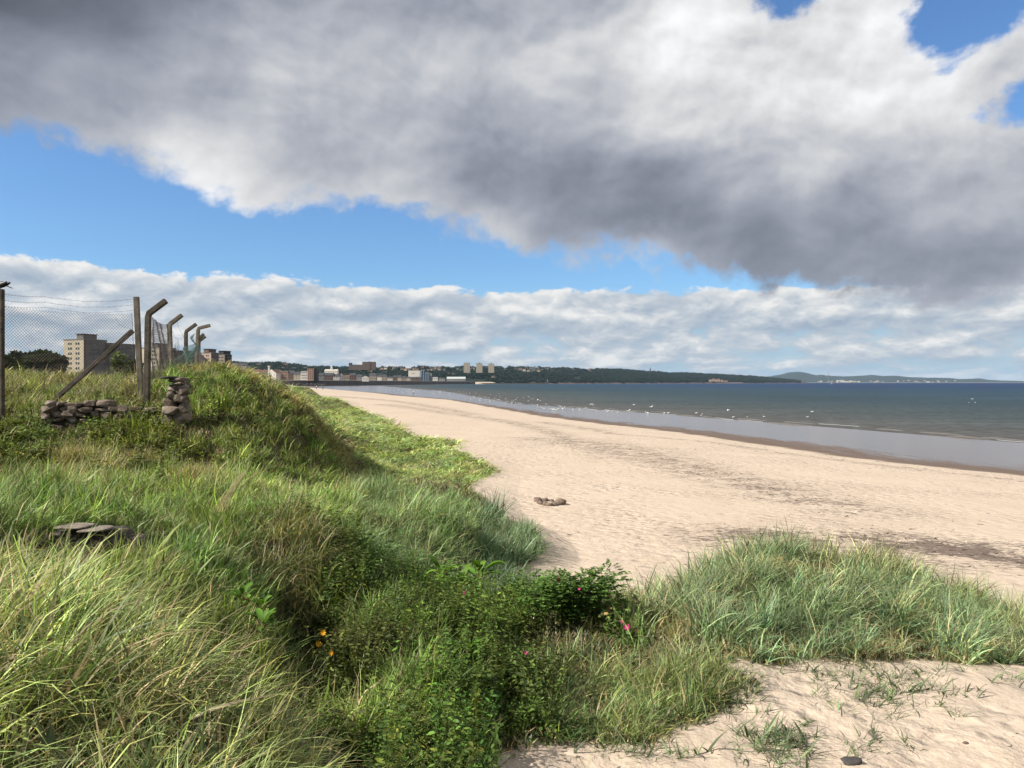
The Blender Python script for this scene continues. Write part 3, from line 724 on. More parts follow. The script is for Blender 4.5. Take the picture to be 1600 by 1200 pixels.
def hill_mat(name, a, b, c, shore):
    m, N = mat(name); P = N.new('ShaderNodeNewGeometry').outputs['Position']
    z = N.sep(P)[2]
    col = N.ramp(N.noise(P, .006, 6, .65), [(.35, a), (.5, b), (.68, c)], 'CONSTANT')
    col = N.mix(N.mr(N.noise(P, .03, 4, .7), .35, .65, 0, .5), col, a)
    col = N.mix(N.mr(z, 7, 3), col, shore)
    N.out(N.pbsdf(col, .95, None, .1)); return m
HM = hill_mat('hill_ground', (.014, .022, .014), (.022, .033, .018), (.045, .052, .032), (.13, .085, .07))
hp = np.concatenate([np.arange(-900, 340, 20.), np.arange(340, 1263, 3.)])
ridge_mesh('hills', hp, [-.02, 0, .04, .1, .2, .3, .4, .5, .6, .7, .8, .9, 1, 1.1, 1.3, 2.0], lambda p, f: hill_z(p, f) if f >= 0 else (hill_z(p, 0)[0]*.99, np.full(len(p), -3.)), HM, 4.0, 5)
SKY2 = [(1120,592),(1180,590),(1200,588.5),(1222,585),(1232,582),(1243,580.8),(1252,581),(1262,583),(1275,586),(1284,585),(1295,587),(1320,588.5),(1345,587),(1362,585.8),(1380,587.5),(1400,587.3),(1420,589),(1450,590),(1480,590.5),(1500,592.5),(1516,591.5),(1530,591.2),(1545,593.5),(1580,595),(1625,596.3),(1700,597)]
def far_z(px, f):
    Y = 12500*(1+.25*f); zc = 6+(HY-ip(SKY2, px))/F*12500*1.25; return np.full(np.shape(px), Y, float), 2+(zc-2)*np.clip(f, 0, 1)**1.3
FM = hill_mat('far_hill_ground', (.022, .030, .024), (.035, .045, .032), (.06, .065, .045), (.22, .19, .15))
ridge_mesh('far_hills', np.arange(1120, 1700, 2.), [-.01, 0, .1, .25, .4, .55, .7, .85, 1, 1.2], lambda p, f: far_z(p, f) if f >= 0 else (far_z(p, 0)[0]*.99, np.full(len(p), -3.)), FM, 8.0, 15)
# the low point beyond the wood
def low_z(px, f):
    return np.full(np.shape(px), 4700*(1+.05*f)), np.where(px < 1162, 7.0, .5+0*px)*math.sin(math.pi*min(max(f, 0), 1))**.4-.6
ridge_mesh('headland', np.arange(1085, 1175, 2.), [0, .1, .5, .9, 1], low_z, simple('shore_rock', (.10, .075, .065), .9, vary=.4, scale=.05), 1.0, 19)

def crown_src(name, m, seed, n=90):
    r = np.random.default_rng(seed); V = []; Fc = []
    d = r.normal(size=(n, 3)); d /= np.linalg.norm(d, axis=1)[:, None]; p = d*(r.random((n, 1))**.35)*np.array([1, 1, .85]); p[:, 2] += .6
    p = p*(1+.25*np.sin(d[:, :1]*5+seed))
    q = r.normal(size=(n, 4, 3))*.21; A = p[:, None, :]+q
    f = np.concatenate([(np.arange(n)*4)[:, None]+np.array(t) for t in ((0, 1, 2), (0, 2, 3), (0, 3, 1), (1, 3, 2))])
    me = npmesh(name, A.reshape(-1, 3), [f], False, {'bv': np.repeat(r.random(n)*.9, 4), 'bt': np.zeros(n*4)}); me.materials.append(m); return me
def build_woods():
    m, N = mat('wood_foliage'); c = N.attr('col', 'INSTANCER', 'Vector'); f = N.mr(N.attr('bv'), 0, .9, .7, 1.4, smooth=False)
    N.out(N.pbsdf(N.vm('MULTIPLY', c, N.comb(f, f, f)), .9, None, .1))
    src = [crown_src('tree_crown', m, 200+i) for i in range(4)]
    n = 15000; px = RNG.uniform(335, 1250, n)**1.0; f = RNG.random(n)*1.02
    dens = fbm(px/22, f*5, 3, 77)
    town = (px > 560)&(px < 930)&(f > .55)
    k = (RNG.random(n) < np.where(town, .34, np.where(px > 900, 1.0, .75))) & (dens > np.where(town, -.15, -.45)) & ~((px < 760) & (f < .16))
    px, f = px[k], f[k]; Y, z = hill_z(px, f); X = (px-800)/F*Y; n = len(px)
    z = z+4.0*fbm(X/180, Y/180, 4, 5)
    s = RNG.uniform(4.5, 8.5, n)*(Y/3200)**.4
    c = np.array([.013, .021, .013])[None]*(1+.7*RNG.random((n, 1)))*(1+.3*fbm(X/90, Y/90, 2, 3))[:, None]
    scatter('woods', src, np.stack([X, Y, z-1], 1), np.stack([np.zeros(n), np.zeros(n), RNG.uniform(0, 6, n)], 1), np.stack([s*1.15, s*1.15, s], 1), RNG.integers(0, 4, n), c, np.zeros(n),
            'dark woods covering the long hill across the bay', 'woods')
build_woods()

# ---------------------------------------------------------------- buildings
MT = {k: simple('render_'+k, tuple(q_*.74 for q_ in c), .85, .2, vary=.10, scale=.3) for k, c in dict(white=(.62,.60,.56), cream=(.52,.46,.35), pink=(.46,.35,.29), orange=(.34,.22,.165), brown=(.16,.105,.08), grey=(.26,.26,.26), dark=(.055,.05,.05), stone=(.30,.26,.21), redroof=(.17,.09,.065), slate=(.070,.072,.080), sand=(.48,.42,.33), flatbrown=(.16,.115,.085), flatshade=(.17,.16,.15), paleroof=(.50,.54,.55), blue=(.10,.15,.20)).items()}
GLASS = simple('window_glass', (.025, .030, .038), .12, .8, vary=.3, scale=.2)
PANE = {}
def pane(w, h):
    k = (round(w, 1), round(h, 1))
    if k not in PANE:
        PANE[k] = MB().box((0, 0, 0), (w, .12, h)).mesh('window'); PANE[k].materials.append(GLASS)
    return PANE[k]
def windows(root, cols, rows, x0, x1, z0, z1, yf, rz=0.0, w=1.2, h=1.5, name='window'):
    """panes set 5 cm proud of a facade whose plane is y = yf in the frame turned by rz"""
    me = pane(w, h); c, s = math.cos(rz), math.sin(rz)
    for i in range(cols):
        for j in range(rows):
            X = x0+(x1-x0)*(i+.5)/cols; Z = z0+(z1-z0)*(j+.5)/rows
            o = bpy.data.objects.new(name, me); COL.objects.link(o); o.parent = root
            o.location = (X*c-yf*s, X*s+yf*c, Z); o.rotation_euler = (0, 0, rz)
def building(name, px0, px1, ytop, ybase, Y, wall, roof, label, cat='house', kind='gable', cols=4, rows=2, depth=10., yaw=0.0, roofh=.35, group=None, chim=0, z0=None, win=True):
    X0, X1 = (px0-800)/F*Y, (px1-800)/F*Y; w = (X1-X0)/max(math.cos(yaw), .5); zb = 6-(ybase-HY)/F*Y; zt = 6-(ytop-HY)/F*Y; H = zt-zb
    e = empty(name, ((X0+X1)/2, Y+depth/2, zb-2), yaw+math.atan2(-(X0+X1)/2, Y)*.0)
    hw = H*(1-roofh) if kind != 'flat' else H
    MB().box((0, 0, (hw+2)/2), (w, depth, hw+2)).build('wall', MT[wall], e)
    b = MB(); h2 = hw+2
    if kind == 'gable':      # ridge along the front
        o = .4; v = [(-w/2-o, -depth/2-o, h2+.003), (w/2+o, -depth/2-o, h2+.003), (w/2+o, depth/2+o, h2+.003), (-w/2-o, depth/2+o, h2+.003), (-w/2-o, 0, H+2), (w/2+o, 0, H+2)]
        b.raw(v, [(0,1,5,4),(2,3,4,5),(0,4,3),(1,2,5),(0,3,2,1)])
    elif kind == 'front':    # gable end faces the bay; its wall runs up to the ridge
        o = .4; v = [(-w/2-o, -depth/2+.2, h2), (-w/2-o, depth/2, h2), (w/2+o, -depth/2+.2, h2), (w/2+o, depth/2, h2), (0, -depth/2+.2, H+2), (0, depth/2, H+2)]
        b.raw(v, [(0,4,5,1),(2,3,5,4),(0,1,3,2),(0,2,4),(1,5,3)])
        MB().raw([(-w/2, -depth/2, h2-.01), (w/2, -depth/2, h2-.01), (0, -depth/2, H+1.9), (-w/2, -depth/2+.18, h2-.01), (w/2, -depth/2+.18, h2-.01), (0, -depth/2+.18, H+1.9)], [(0,1,2),(5,4,3),(0,3,4,1),(1,4,5,2),(2,5,3,0)]).build('gable', MT[wall], e)
    else:
        b.box((0, 0, h2+.2), (w+.5, depth+.5, .4))
    rf = b.build('roof', MT[roof], e)
    for i in range(chim):
        MB().box((-w/2+w*(i+.5)/chim, 0, H+2.2), (1.0, .8, 1.6)).build('chimney', MT['stone'], rf)
    if win and cols: windows(e, cols, rows, -w/2+.6, w/2-.6, 2.4, h2-.3, -depth/2-.04, 0, min(1.3, w/cols*.5), min(1.6, hw/rows*.5))
    return tag(e, label, cat, group)
TY = 1300
def T(*a, **k): return building(*a, **k)
T('terraced_houses', 386, 405, 577, 587, TY, 'cream', 'redroof', 'long low cream terrace under a red roof, leftmost in the seaside town', chim=3, cols=6, rows=1)
T('cottage', 404, 419, 578, 587.5, TY-30, 'stone', 'redroof', 'stone cottage with a red roof just left of the white spire', chim=1, cols=4, rows=1)
T('gabled_hall', 419, 436, 577, 594, TY-10, 'white', 'brown', 'white gabled hall with a brown roof beside the tall white spire', 'hall', 'front', cols=3, rows=2, depth=24, yaw=-.35)
T('block_of_flats', 437, 450, 580, 592, TY, 'orange', 'paleroof', 'red brick block with a pale flat roof in the seaside town', 'flats', 'flat', cols=5, rows=3)
T('terraced_houses', 450, 459, 579, 592, TY, 'brown', 'slate', 'dark brown house block between the red block and the cream block', chim=2, cols=3, rows=2)
T('town_house', 459, 470, 581, 592.5, TY-20, 'cream', 'slate', 'cream town house just left of the white waterfront block', cols=4, rows=3, chim=1)
T('apartment_block', 470, 480.3, 580, 593, TY-25, 'white', 'grey', 'white waterfront block joined to the orange tower block', 'flats', 'flat', cols=4, rows=3)
T('apartment_block', 480.3, 490, 575.5, 593, TY-30, 'orange', 'redroof', 'orange brick five storey block with an overhanging roof on the seafront', 'flats', 'flat', cols=3, rows=5)
T('apartment_block', 490.2, 495.5, 578, 593, TY-28, 'dark', 'slate', 'dark block painted as the shaded right side of the orange block', 'flats', 'flat', cols=2, rows=4)  # orange block's shaded side, built as its own box in a dark colour
T('town_house', 496, 505, 583, 593.5, TY, 'grey', 'slate', 'grey house just right of the dark shaded side of the orange block', cols=3, rows=2, chim=1)
T('warehouse', 505, 521, 582.5, 594, TY+60, 'brown', 'slate', 'long brown warehouse below the white church across the bay', 'warehouse', cols=7, rows=2)
T('house', 521, 530, 585, 594, TY+60, 'white', 'slate', 'white house right of the long brown warehouse', cols=3, rows=2, chim=1)
T('house', 530, 537, 583, 593, TY+120, 'grey', 'slate', 'grey gabled house right of the white church', kind='front', cols=2, rows=2)
T('house', 538, 546, 586, 594, TY+90, 'stone', 'redroof', 'stone house with a reddish roof low on the far shore', cols=3, rows=1, chim=1)
T('house', 546, 555, 583, 592.5, TY+150, 'brown', 'slate', 'brown house between the stone house and the white gabled house', cols=3, rows=2)
T('house', 565.5, 576, 587, 594.5, TY+150, 'white', 'slate', 'white house with steep gable on the far waterfront under the big hill block', kind='front', cols=2, rows=1)
T('house', 556, 565, 585, 593.5, TY+200, 'grey', 'slate', 'grey slate roofed house left of the white gabled house', cols=3, rows=1, chim=1)
T('house', 577, 588, 583.5, 593, 1700, 'stone', 'slate', 'stone house right of the white gabled waterfront house', cols=3, rows=2, chim=1)
T('church', 507, 527, 577, 583, 1650, 'white', 'white', 'low white church with a small cupola above the town roofs', 'church', cols=5, rows=1, depth=14)
c = bpy.data.objects['church']; MB().box((0, 0, 10.5), (4.5, 4.5, 8)).tube([(0, 0, 14.5), (0, 0, 18)], [2.2, .5], 8).build('cupola', MT['white'], c)
T('hill_hospital', 566, 586, 565.5, 577, 2500, 'flatbrown', 'dark', 'large dark block on the hill crest left of the three white towers', 'flats', 'flat', cols=10, rows=5, depth=18)
c = bpy.data.objects['hill_hospital']; MB().box((2, -9.4, 14), (6, 2, 27)).build('stair_tower', MT['brown'], c)
T('hill_wing', 545, 566, 570, 577, 2520, 'flatbrown', 'slate', 'long low dark wing on the hill left of the large dark block', 'building', 'flat', cols=10, rows=2)
T('hill_house', 545, 549.5, 567.3, 571, 2540, 'dark', 'dark', 'small dark block at the left end of the low wing on the hill', 'building', 'flat', cols=2, rows=1)
T('grain_mill', 638, 656, 579, 588.5, 2300, 'white', 'paleroof', 'large white mill beside the blue silos at the harbour', 'mill', 'flat', cols=4, rows=1, depth=20, win=False)
MB().box((-2, -10.1, 12), (9, .2, 1.2)).build('sign_band', MT['dark'], bpy.data.objects['grain_mill'])
def silo(px, py, Y, w, label):
    p = pos(px, Y, 2.); h = 6-(py-HY)/F*Y-2; e = empty('silo', p)
    MB().tube([(0, 0, 0), (0, 0, h)], w, 14).build('tank', MT['blue'], e); MB().tube([(0, 0, h+.01), (0, 0, h+1.5)], [w*1.02, w*.3], 14).build('cap', MT['grey'], e)
    tag(e, label, 'silo', 'silos beside the white mill')
for q in (659, 662.5): silo(q, 578.5, 2290, 3.4, 'tall dark blue silo right against the white mill')
for q in (666, 669.5): silo(q, 583, 2290, 3.4, 'shorter dark blue silo right of the tall pair')
T('silo_house', 671, 674.5, 583, 592, 2300, 'grey', 'slate', 'narrow grey silo house right of the blue silos', 'building', 'flat', cols=1, rows=3)
for i, (a, b, t, wl) in enumerate([(588, 596, 586, 'white'), (596, 604, 585, 'stone'), (604, 613, 588.5, 'white'), (614, 620, 587, 'brown'), (620, 627, 587.5, 'cream'), (627, 634, 588, 'stone'), (634, 641, 588.5, 'cream'), (641, 650, 588.8, 'brown'), (650, 658, 588.6, 'brown')]):
    T('harbour_house', a, b, t, 595, 1950+i*20, wl, 'slate', ['small white house at the left end of the harbour row', 'stone house second in the harbour row', 'low white shed in the harbour row', 'dark brown flats left of the cream harbour flats', 'cream harbour flats left of the mill', 'stone flats between the two cream harbour flats', 'cream flats just below the left edge of the white mill', 'brown flats below the middle of the white mill', 'brown flats below the right edge of the white mill'][i], 'house', 'gable', cols=3, rows=2, chim=1)
T('dock_shed', 676, 684, 589, 594.5, 2350, 'white', 'grey', 'small white dock shed right of the silos', 'shed', cols=3, rows=1)
T('dock_shed', 686, 695, 590, 594.5, 2400, 'grey', 'slate', 'grey dock shed between the white shed and the long shed', 'shed', cols=3, rows=1)
T('long_shed', 698, 727, 588.7, 595, 2450, 'grey', 'paleroof', 'long pale roofed shed at the harbour below the three towers', 'shed', cols=9, rows=1, depth=25, roofh=.5)
for i, (a, b, t) in enumerate([(724.5, 734, 567), (744, 753.6, 567.8), (763, 772, 568.5)]):
    T('tower_block', a, b, t, 581.5, 3050, 'sand', 'stone', ['left of three pale tower blocks on the far hill', 'middle of three pale tower blocks on the far hill', 'right of three pale tower blocks on the far hill'][i], 'tower block', 'flat', cols=4, rows=9, depth=20, group='pale tower blocks on the far hill')
towers = [o for o in bpy.data.objects if o.name.startswith('tower_block')]
for o in towers: MB().box((0, 0, 38.5), (7, 7, 3.4)).build('lift_house', MT['stone'], o)
# castle-like cluster on the low point
for i, (a, b, t) in enumerate([(1108, 1112, 592.5), (1113, 1117, 591), (1117.5, 1121, 592), (1122, 1125, 591.3), (1126, 1130, 593), (1131, 1137, 594.5)]):
    T('shore_cottage', a, b, t, 596, 4720, 'pink', 'redroof', 'pink cottage in the cluster on the low point below the wood', kind='gable' if i % 2 else 'front', cols=0, rows=0, group='cottages on the low point')
def spire(name, px, yt, yb, Y, w, m, label, cat):
    p = pos(px, Y, 6-(yb-HY)/F*Y); h = (yb-yt)/F*Y; e = empty(name, p)
    MB().box((0, 0, h*.3), (w, w, h*.6)).build('tower', m, e)
    MB().tube([(0, 0, h*.6+.01), (0, 0, h)], [w*.62, .1], 8).build('spire', m, e); tag(e, label, cat)
spire('church_spire', 1016, 573.5, 583, 5000, 6, MT['slate'], 'thin dark church spire on the wooded skyline', 'spire')
e = empty('clock_tower', pos(420.3, TY-45, 8)); h = (592-565)/F*(TY-45)
MB().box((0, 0, h*.42), (2.6, 2.6, h*.84)).build('shaft', MT['white'], e); MB().box((0, 0, h*.84+.6), (3.6, 3.6, 1.6)).build('belfry', MT['white'], e); MB().tube([(0, 0, h*.84+1.41), (0, 0, h)], [1.5, .2], 4).build('cap', MT['slate'], e)
tag(e, 'slender white tower rising above the seaside town', 'tower')

# scattered houses on the hill, a wall and a roof each
def small_house(wm, rm):
    e = empty('hillside_house', (0, 0, 0)); MB().box((0, 0, 2.6), (11, 8, 5.4)).build('wall', wm, e)
    MB().raw([(-5.9,-4.4,5.31),(5.9,-4.4,5.31),(5.9,4.4,5.31),(-5.9,4.4,5.31),(-5.9,0,8.4),(5.9,0,8.4)], [(0,1,5,4),(2,3,4,5),(0,4,3),(1,2,5),(0,3,2,1)]).build('roof', rm, e); return e
def dup(e, loc, rz, sc=1.0):
    o = e.copy(); COL.objects.link(o); o.location = loc; o.rotation_euler = (0, 0, rz); o.scale = (sc, sc, sc)
    for ch in e.children:
        q = ch.copy(); COL.objects.link(q); q.parent = o
    return o
protos = [(small_house(MT['stone'], MT['slate']), 'stone house with a slate roof among the trees on the far hill'), (small_house(MT['cream'], MT['redroof']), 'cream house with a red roof among the trees on the far hill'),
          (small_house(MT['grey'], MT['slate']), 'grey house with a slate roof among the trees on the far hill'), (small_house(MT['sand'], MT['brown']), 'sandy house with a brown roof among the trees on the far hill')]
used = set()
for i in range(170):
    if i < 120: px = random.uniform(560, 965); f = random.choice([.62, .72, .82, .92, 1.0])+random.uniform(-.03, .03)
    elif i < 150: px = random.uniform(352, 560); f = random.uniform(.25, .9)
    else: px = random.uniform(560, 780); f = random.uniform(.2, .5)
    p = hpos(px, f); p.z += 4*float(fbm(np.array([p.x/180]), np.array([p.y/180]), 4, 5)[0])
    k = i % 4; src, lb = protos[k]
    if k in used: o = dup(src, p, random.uniform(-.5, .5), random.uniform(.9, 1.5))
    else: o = src; o.location = p; o.scale = (1.2,)*3; used.add(k)
    tag(o, lb, 'house', ['stone houses on the far hill', 'cream houses on the far hill', 'grey houses on the far hill', 'sandy houses on the far hill'][k])
wh = small_house(MT['white'], MT['sand']); wh.name = 'distant_house'; first = True
for i in range(60):
    px = random.choice([random.uniform(1262, 1420), random.uniform(1300, 1500), random.uniform(1295, 1350)]); Y = 12500*(1+random.uniform(.0, .05)); p = Vector(((px-800)/F*Y, Y, 6+(random.random()**2)*30))
    o = wh if first else dup(wh, p, random.uniform(-.4, .4), 1)
    o.location = p; o.scale = (random.uniform(1.6, 4), 1.5, random.uniform(1.0, 1.9)); first = False
    tag(o, 'tiny white house in the distant town along the horizon', 'house', 'white houses of the distant town')
# sea wall and promenade
W_ = [Vector((-420, 1235, 0)), Vector((-378, 1262, 0)), Vector((-345, 1275, 0)), Vector((-318, 1290, 0)), Vector((-300, 1340, 0)), Vector((-290, 1450, 0)), Vector((-262, 1800, 0)), Vector((-200, 2250, 0)), Vector((-120, 2480, 0))]
b = MB(); k = MB()
for p, q in zip(W_[:-1], W_[1:]):
    d = q-p; rz = math.atan2(d.y, d.x); c = (p+q)/2
    b.box((c.x, c.y, 4.0), (d.length+.5, 3, 10.0), rz)
    k.box((c.x, c.y, 9.45), (d.length+.5, 3.4, .9), rz)
e = empty('sea_wall', (0, 0, 0)); b.build('wall', simple('wall_stone', (.085, .075, .068), .9, vary=.35, scale=.1), e); k.build('parapet', MT['white'], e); tag(e, 'long dark sea wall with a pale parapet in front of the seaside town', 'sea wall')
b = MB(); b.box((-25, 2620, 1.5), (300, 10, 5), 0).box((118, 2620, 3.2), (14, 12, 8)); e = empty('harbour_pier', (0, 0, 0)); b.build('pier_wall', simple('pier_stone', (.07, .065, .06), .9), e)
MB().tube([(122, 2620, 7.2), (122, 2620, 14)], [1.6, 1.2], 8).ell((122, 2620, 14.6), (1.5, 1.5, 1.6)).build('beacon', MT['grey'], e); tag(e, 'low dark harbour pier with a small beacon at its tip', 'pier')
# boulders below the sea wall: each one a rock
def stone(b, c, s, seed, rot=0.0, p=3.2, jit=.16, seg=9, rings=6):
    r = random.Random(seed); k = [(r.uniform(-1, 1), r.uniform(-1, 1), r.uniform(-1, 1), r.uniform(2, 5), r.uniform(0, 6)) for _ in range(5)]; v = []
    for i in range(rings+1):
        th = math.pi*i/rings
        for j in range(seg):
            ph = 2*math.pi*j/seg; x, y, z = math.sin(th)*math.cos(ph), math.sin(th)*math.sin(ph), math.cos(th)
            n = (abs(x)**p+abs(y)**p+abs(z)**p)**(-1/p); n *= 1+jit*sum(math.sin((x*a+y*bb+z*cc)*w+q) for a, bb, cc, w, q in k)/2.2
            X, Y, Z = x*n*s[0], y*n*s[1], z*n*s[2]; v.append((c[0]+X*math.cos(rot)-Y*math.sin(rot), c[1]+X*math.sin(rot)+Y*math.cos(rot), c[2]+Z))
    b.raw(v, [(i*seg+j, (i+1)*seg+j, (i+1)*seg+(j+1) % seg, i*seg+(j+1) % seg) for i in range(rings) for j in range(seg)])
b = MB(); stone(b, (0, 0, 0), (1.6, 1.3, 1.1), 3); rk = b.mesh('boulder'); rk.materials.append(simple('boulder_rock', (.06, .055, .05), .9, vary=.3, scale=.6))
for i in range(90):
    t = random.random(); p = Vector((-405, 1215, 1.2)).lerp(Vector((-312, 1268, 1.0)), t)+Vector((random.uniform(-6, 10), random.uniform(-14, 4), random.uniform(-.6, 1.6)))
    o = bpy.data.objects.new('boulder', rk); COL.objects.link(o); o.location = p; o.rotation_euler = (random.random(), random.random(), random.random()*6); s = random.uniform(.8, 1.7); o.scale = (s, s, s)
    tag(o, 'dark boulder in the rock bank at the foot of the sea wall', 'boulder', 'boulders below the sea wall')

# three blocks of flats beyond the fence
def flats(pxc, Y, ytop, L1, L2, turn, ca, cshade, label, rows=9, wing=True, roofbox=True):
    p = pos(pxc, Y, 3.0); top = 6+(HY-ytop)/F*Y-3
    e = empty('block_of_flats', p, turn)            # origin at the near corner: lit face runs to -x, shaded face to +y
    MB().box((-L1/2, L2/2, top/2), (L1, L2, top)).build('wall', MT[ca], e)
    MB().box((.10, L2/2-.1, top/2+.03), (.2, L2+.1, top)).build('side_wall', MT[cshade], e)  # darker than the front: shade on the side away from the sun, put into the colour
    MB().box((-L1/2, L2/2, top+.26), (L1+.5, L2+.6, .45)).build('roof', MT['grey'], e)
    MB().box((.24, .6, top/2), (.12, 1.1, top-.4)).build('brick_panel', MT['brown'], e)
    if wing:
        MB().box((-2.3, L2+9.2, top/2-.8), (9, 18.2, top-1.6)).build('wing', MT[cshade], e); MB().box((-2.3, L2+9.2, top-1.38), (9.4, 18.6, .4)).build('wing_roof', MT['slate'], e)
        windows(e, 5, rows, L2+1.5, L2+17, 1, top-2.4, -2.28, math.pi/2, 1.5, 1.3)
    MB().box((-L1/2+2, L2*.45, top+1.8), (5, 9, 2.7)).build('lift_house', MT[cshade], e); MB().box((-L1/2+2, L2*.45, top+3.35), (6, 10, .35)).build('lift_house_roof', MT['slate'], e)
    for x0 in (-L1*.80, -L1*.42): windows(e, 2, rows, x0, x0+3.4, 1.2, top-.8, -.04, 0, 1.1, 1.25)
    windows(e, 5, rows, 3.2, L2-.6, 1.2, top-.8, -.22, math.pi/2, 1.5, 1.3)
    return tag(e, label, 'flats', 'blocks of flats beyond the fence')
flats(131, 430, 530.5, 15.5, 15, R(-21), 'cream', 'flatshade', 'nearest cream fronted block of flats seen through the left fence panel')
flats(249, 540, 543.5, 17, 15, R(-21), 'cream', 'flatshade', 'cream block of flats behind the cranked fence posts')
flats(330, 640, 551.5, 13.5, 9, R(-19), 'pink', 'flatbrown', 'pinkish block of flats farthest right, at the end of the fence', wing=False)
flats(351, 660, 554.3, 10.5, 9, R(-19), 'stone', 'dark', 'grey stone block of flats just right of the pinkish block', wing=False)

# ---------------------------------------------------------------- trees near the fence
TBARK = simple('bark', (.06, .05, .04), .9)
def tree(px, Y, ytop, wpx, label, col, n=2600, name='tree', base=None, size=.35, seed=0, upright=False):
    x = (px-800)/F*Y; zb = gz(x, Y) if base is None else base; zt = 6+(HY-ytop)/F*Y; H = zt-zb; W = wpx/F*Y/2
    e = empty(name, (x, Y, zb)); r = np.random.default_rng(seed)
    b = MB(); b.tube([(0, 0, -.3), (.05*H, 0, H*.35), (0, .03*H, H*.7)], [.035*H, .025*H, .01*H], 7)
    for i in range(6):
        a = i*1.05; b.tube([(.03*H, 0, H*(.25+.05*i)), (math.cos(a)*W*.4, math.sin(a)*W*.4, H*(.5+.05*i)), (math.cos(a)*W*.7, math.sin(a)*W*.7, H*(.62+.05*i))], [.014*H, .009*H, .003*H], 5)
    b.build('trunk', TBARK, e)
    nb = 16; bc = r.normal(size=(nb, 3)); bc /= np.linalg.norm(bc, axis=1)[:, None]; bc = bc*np.array([W*.62, W*.62, H*.30])*r.uniform(.5, 1.05, (nb, 1)); bc[:, 2] += H*.64
    k = r.integers(0, nb, n); d = r.normal(size=(n, 3)); d /= np.linalg.norm(d, axis=1)[:, None]
    P = bc[k]+d*np.array([W*.36, W*.36, H*.17])*(r.random((n, 1))**.4); P[:, 2] = np.minimum(P[:, 2], H)
    m = blade_mat(name+'_leaves_%d' % seed, False, col, .05, trans=.25)
    me = leaves_mesh('crown', P, d+np.array([0, 0, .2]), r.uniform(size*.6, size*1.3, n), m, seed, 1.2)
    o = bpy.data.objects.new('crown', me); COL.objects.link(o); o.parent = e
    return tag(e, label, 'tree')
tree(62, 150, 549, 66, 'dark rounded tree left of the nearest block of flats', (.035, .055, .020), 4200, size=.8, seed=1)
tree(90, 165, 559, 34, 'low dark tree against the left foot of the nearest flats', (.032, .048, .02), 2500, size=.7, seed=2)
tree(28, 190, 553, 40, 'dark tree behind the small white house at the left edge', (.03, .045, .02), 2500, size=.9, seed=3)
tree(4, 120, 560, 34, 'dark tree at the left edge behind the first fence post', (.035, .05, .02), 2500, size=.6, seed=4)
tree(187, 44, 543.5, 27, 'small sunlit shrub standing in front of the nearest flats', (.12, .17, .04), 900, 'shrub', size=.16, seed=5)
tree(210, 180, 566, 40, 'low dark tree between the straight fence post and the flats', (.035, .05, .022), 2000, size=.8, seed=6)
tree(362, 500, 572, 60, 'long dark clump of trees right of the grey block of flats', (.03, .045, .02), 2600, size=2.2, seed=7)
building('bungalow', 15, 29, 555.5, 600, 200, 'white', 'slate', 'small white house among the dark trees at the left edge', cols=2, rows=1, depth=6, roofh=.28)
building('bungalow', 352, 385, 567.5, 576, 900, 'grey', 'slate', 'long grey roofed building beyond the end of the dune', cols=6, rows=1, depth=12)
# wind turbine and boat
e = empty('wind_turbine', pos(1294.5, 8000, 0)); MB().tube([(0, 0, 0), (0, 0, 80)], [2.6, 1.6], 8).build('tower', MT['grey'], e); MB().box((0, -1, 81.5), (4, 8, 3.6)).build('nacelle', MT['grey'], e)
for i in range(3):
    a = R(95+120*i); MB().tube([(0, -5.5, 81.5), (math.cos(a)*14, -5.5, 81.5+math.sin(a)*14), (math.cos(a)*44, -5.5, 81.5+math.sin(a)*44)], [1.0, 2.0, .5], 5).build('blade', MT['grey'], e)
tag(e, 'thin grey wind turbine standing in the distant water', 'wind turbine')
e = empty('sailing_boat', pos(1300, 2700, 0), .3)
b = MB(); b.raw([(-4.5,-1.2,0),(3,-1.3,0),(6,0,.1),(3,1.3,0),(-4.5,1.2,0),(-4.8,-1.5,1.3),(3.2,-1.6,1.3),(6.8,0,1.6),(3.2,1.6,1.3),(-4.8,1.5,1.3)], [(0,1,6,5),(1,2,7,6),(2,3,8,7),(3,4,9,8),(4,0,5,9),(5,6,7,8,9),(4,3,2,1,0)]).build('hull', MT['white'], e)
MB().box((-.8, 0, 1.9), (4, 1.8, 1.1)).build('cabin', MT['white'], e); MB().tube([(1.2, 0, 1.3), (1.2, 0, 11)], .09, 6).build('mast', MT['grey'], e)
b = MB(); b.raw([(1.05, -.02, 2.6), (-4.2, -.02, 2.6), (1.05, -.02, 10.6), (1.05, .02, 2.6), (-4.2, .02, 2.6), (1.05, .02, 10.6)], [(0,1,2),(5,4,3),(0,3,4,1),(1,4,5,2),(2,5,3,0)]).build('sail', MT['white'], e)
tag(e, 'tiny white boat on the water below the distant pointed hill', 'boat')
# ---------------------------------------------------------------- fence on the dune
def concrete(name, col):
    m, N = mat(name); P = N.new('ShaderNodeTexCoord').outputs['Object']
    c = N.mix(N.mr(N.noise(P, 3.0, 5, .65), .35, .65), tuple(col), tuple(v*.45 for v in col)); c = N.mix(N.mr(N.noise(P, 22.0, 4, .7), .5, .7, 0, .6), c, (.16, .13, .06))
    N.out(N.pbsdf(c, .95, N.bump(N.noise(P, 40.0, 4, .7), .6, .01), .2)); return m
CON = concrete('weathered_concrete', (.20, .175, .145)); COND = concrete('dark_concrete', (.09, .078, .066))
def wire_mat(name, c):
    m, N = mat(name); N.out(N.pbsdf(c, .45, None, .5, .6)); return m
WIRE = wire_mat('rusty_wire', (.16, .13, .12)); GREENW = wire_mat('faded_green_wire', (.13, .20, .17))
def wp(px, py, Y): return Vector(((px-800)/F*Y, Y, 6+(HY-py)/F*Y))
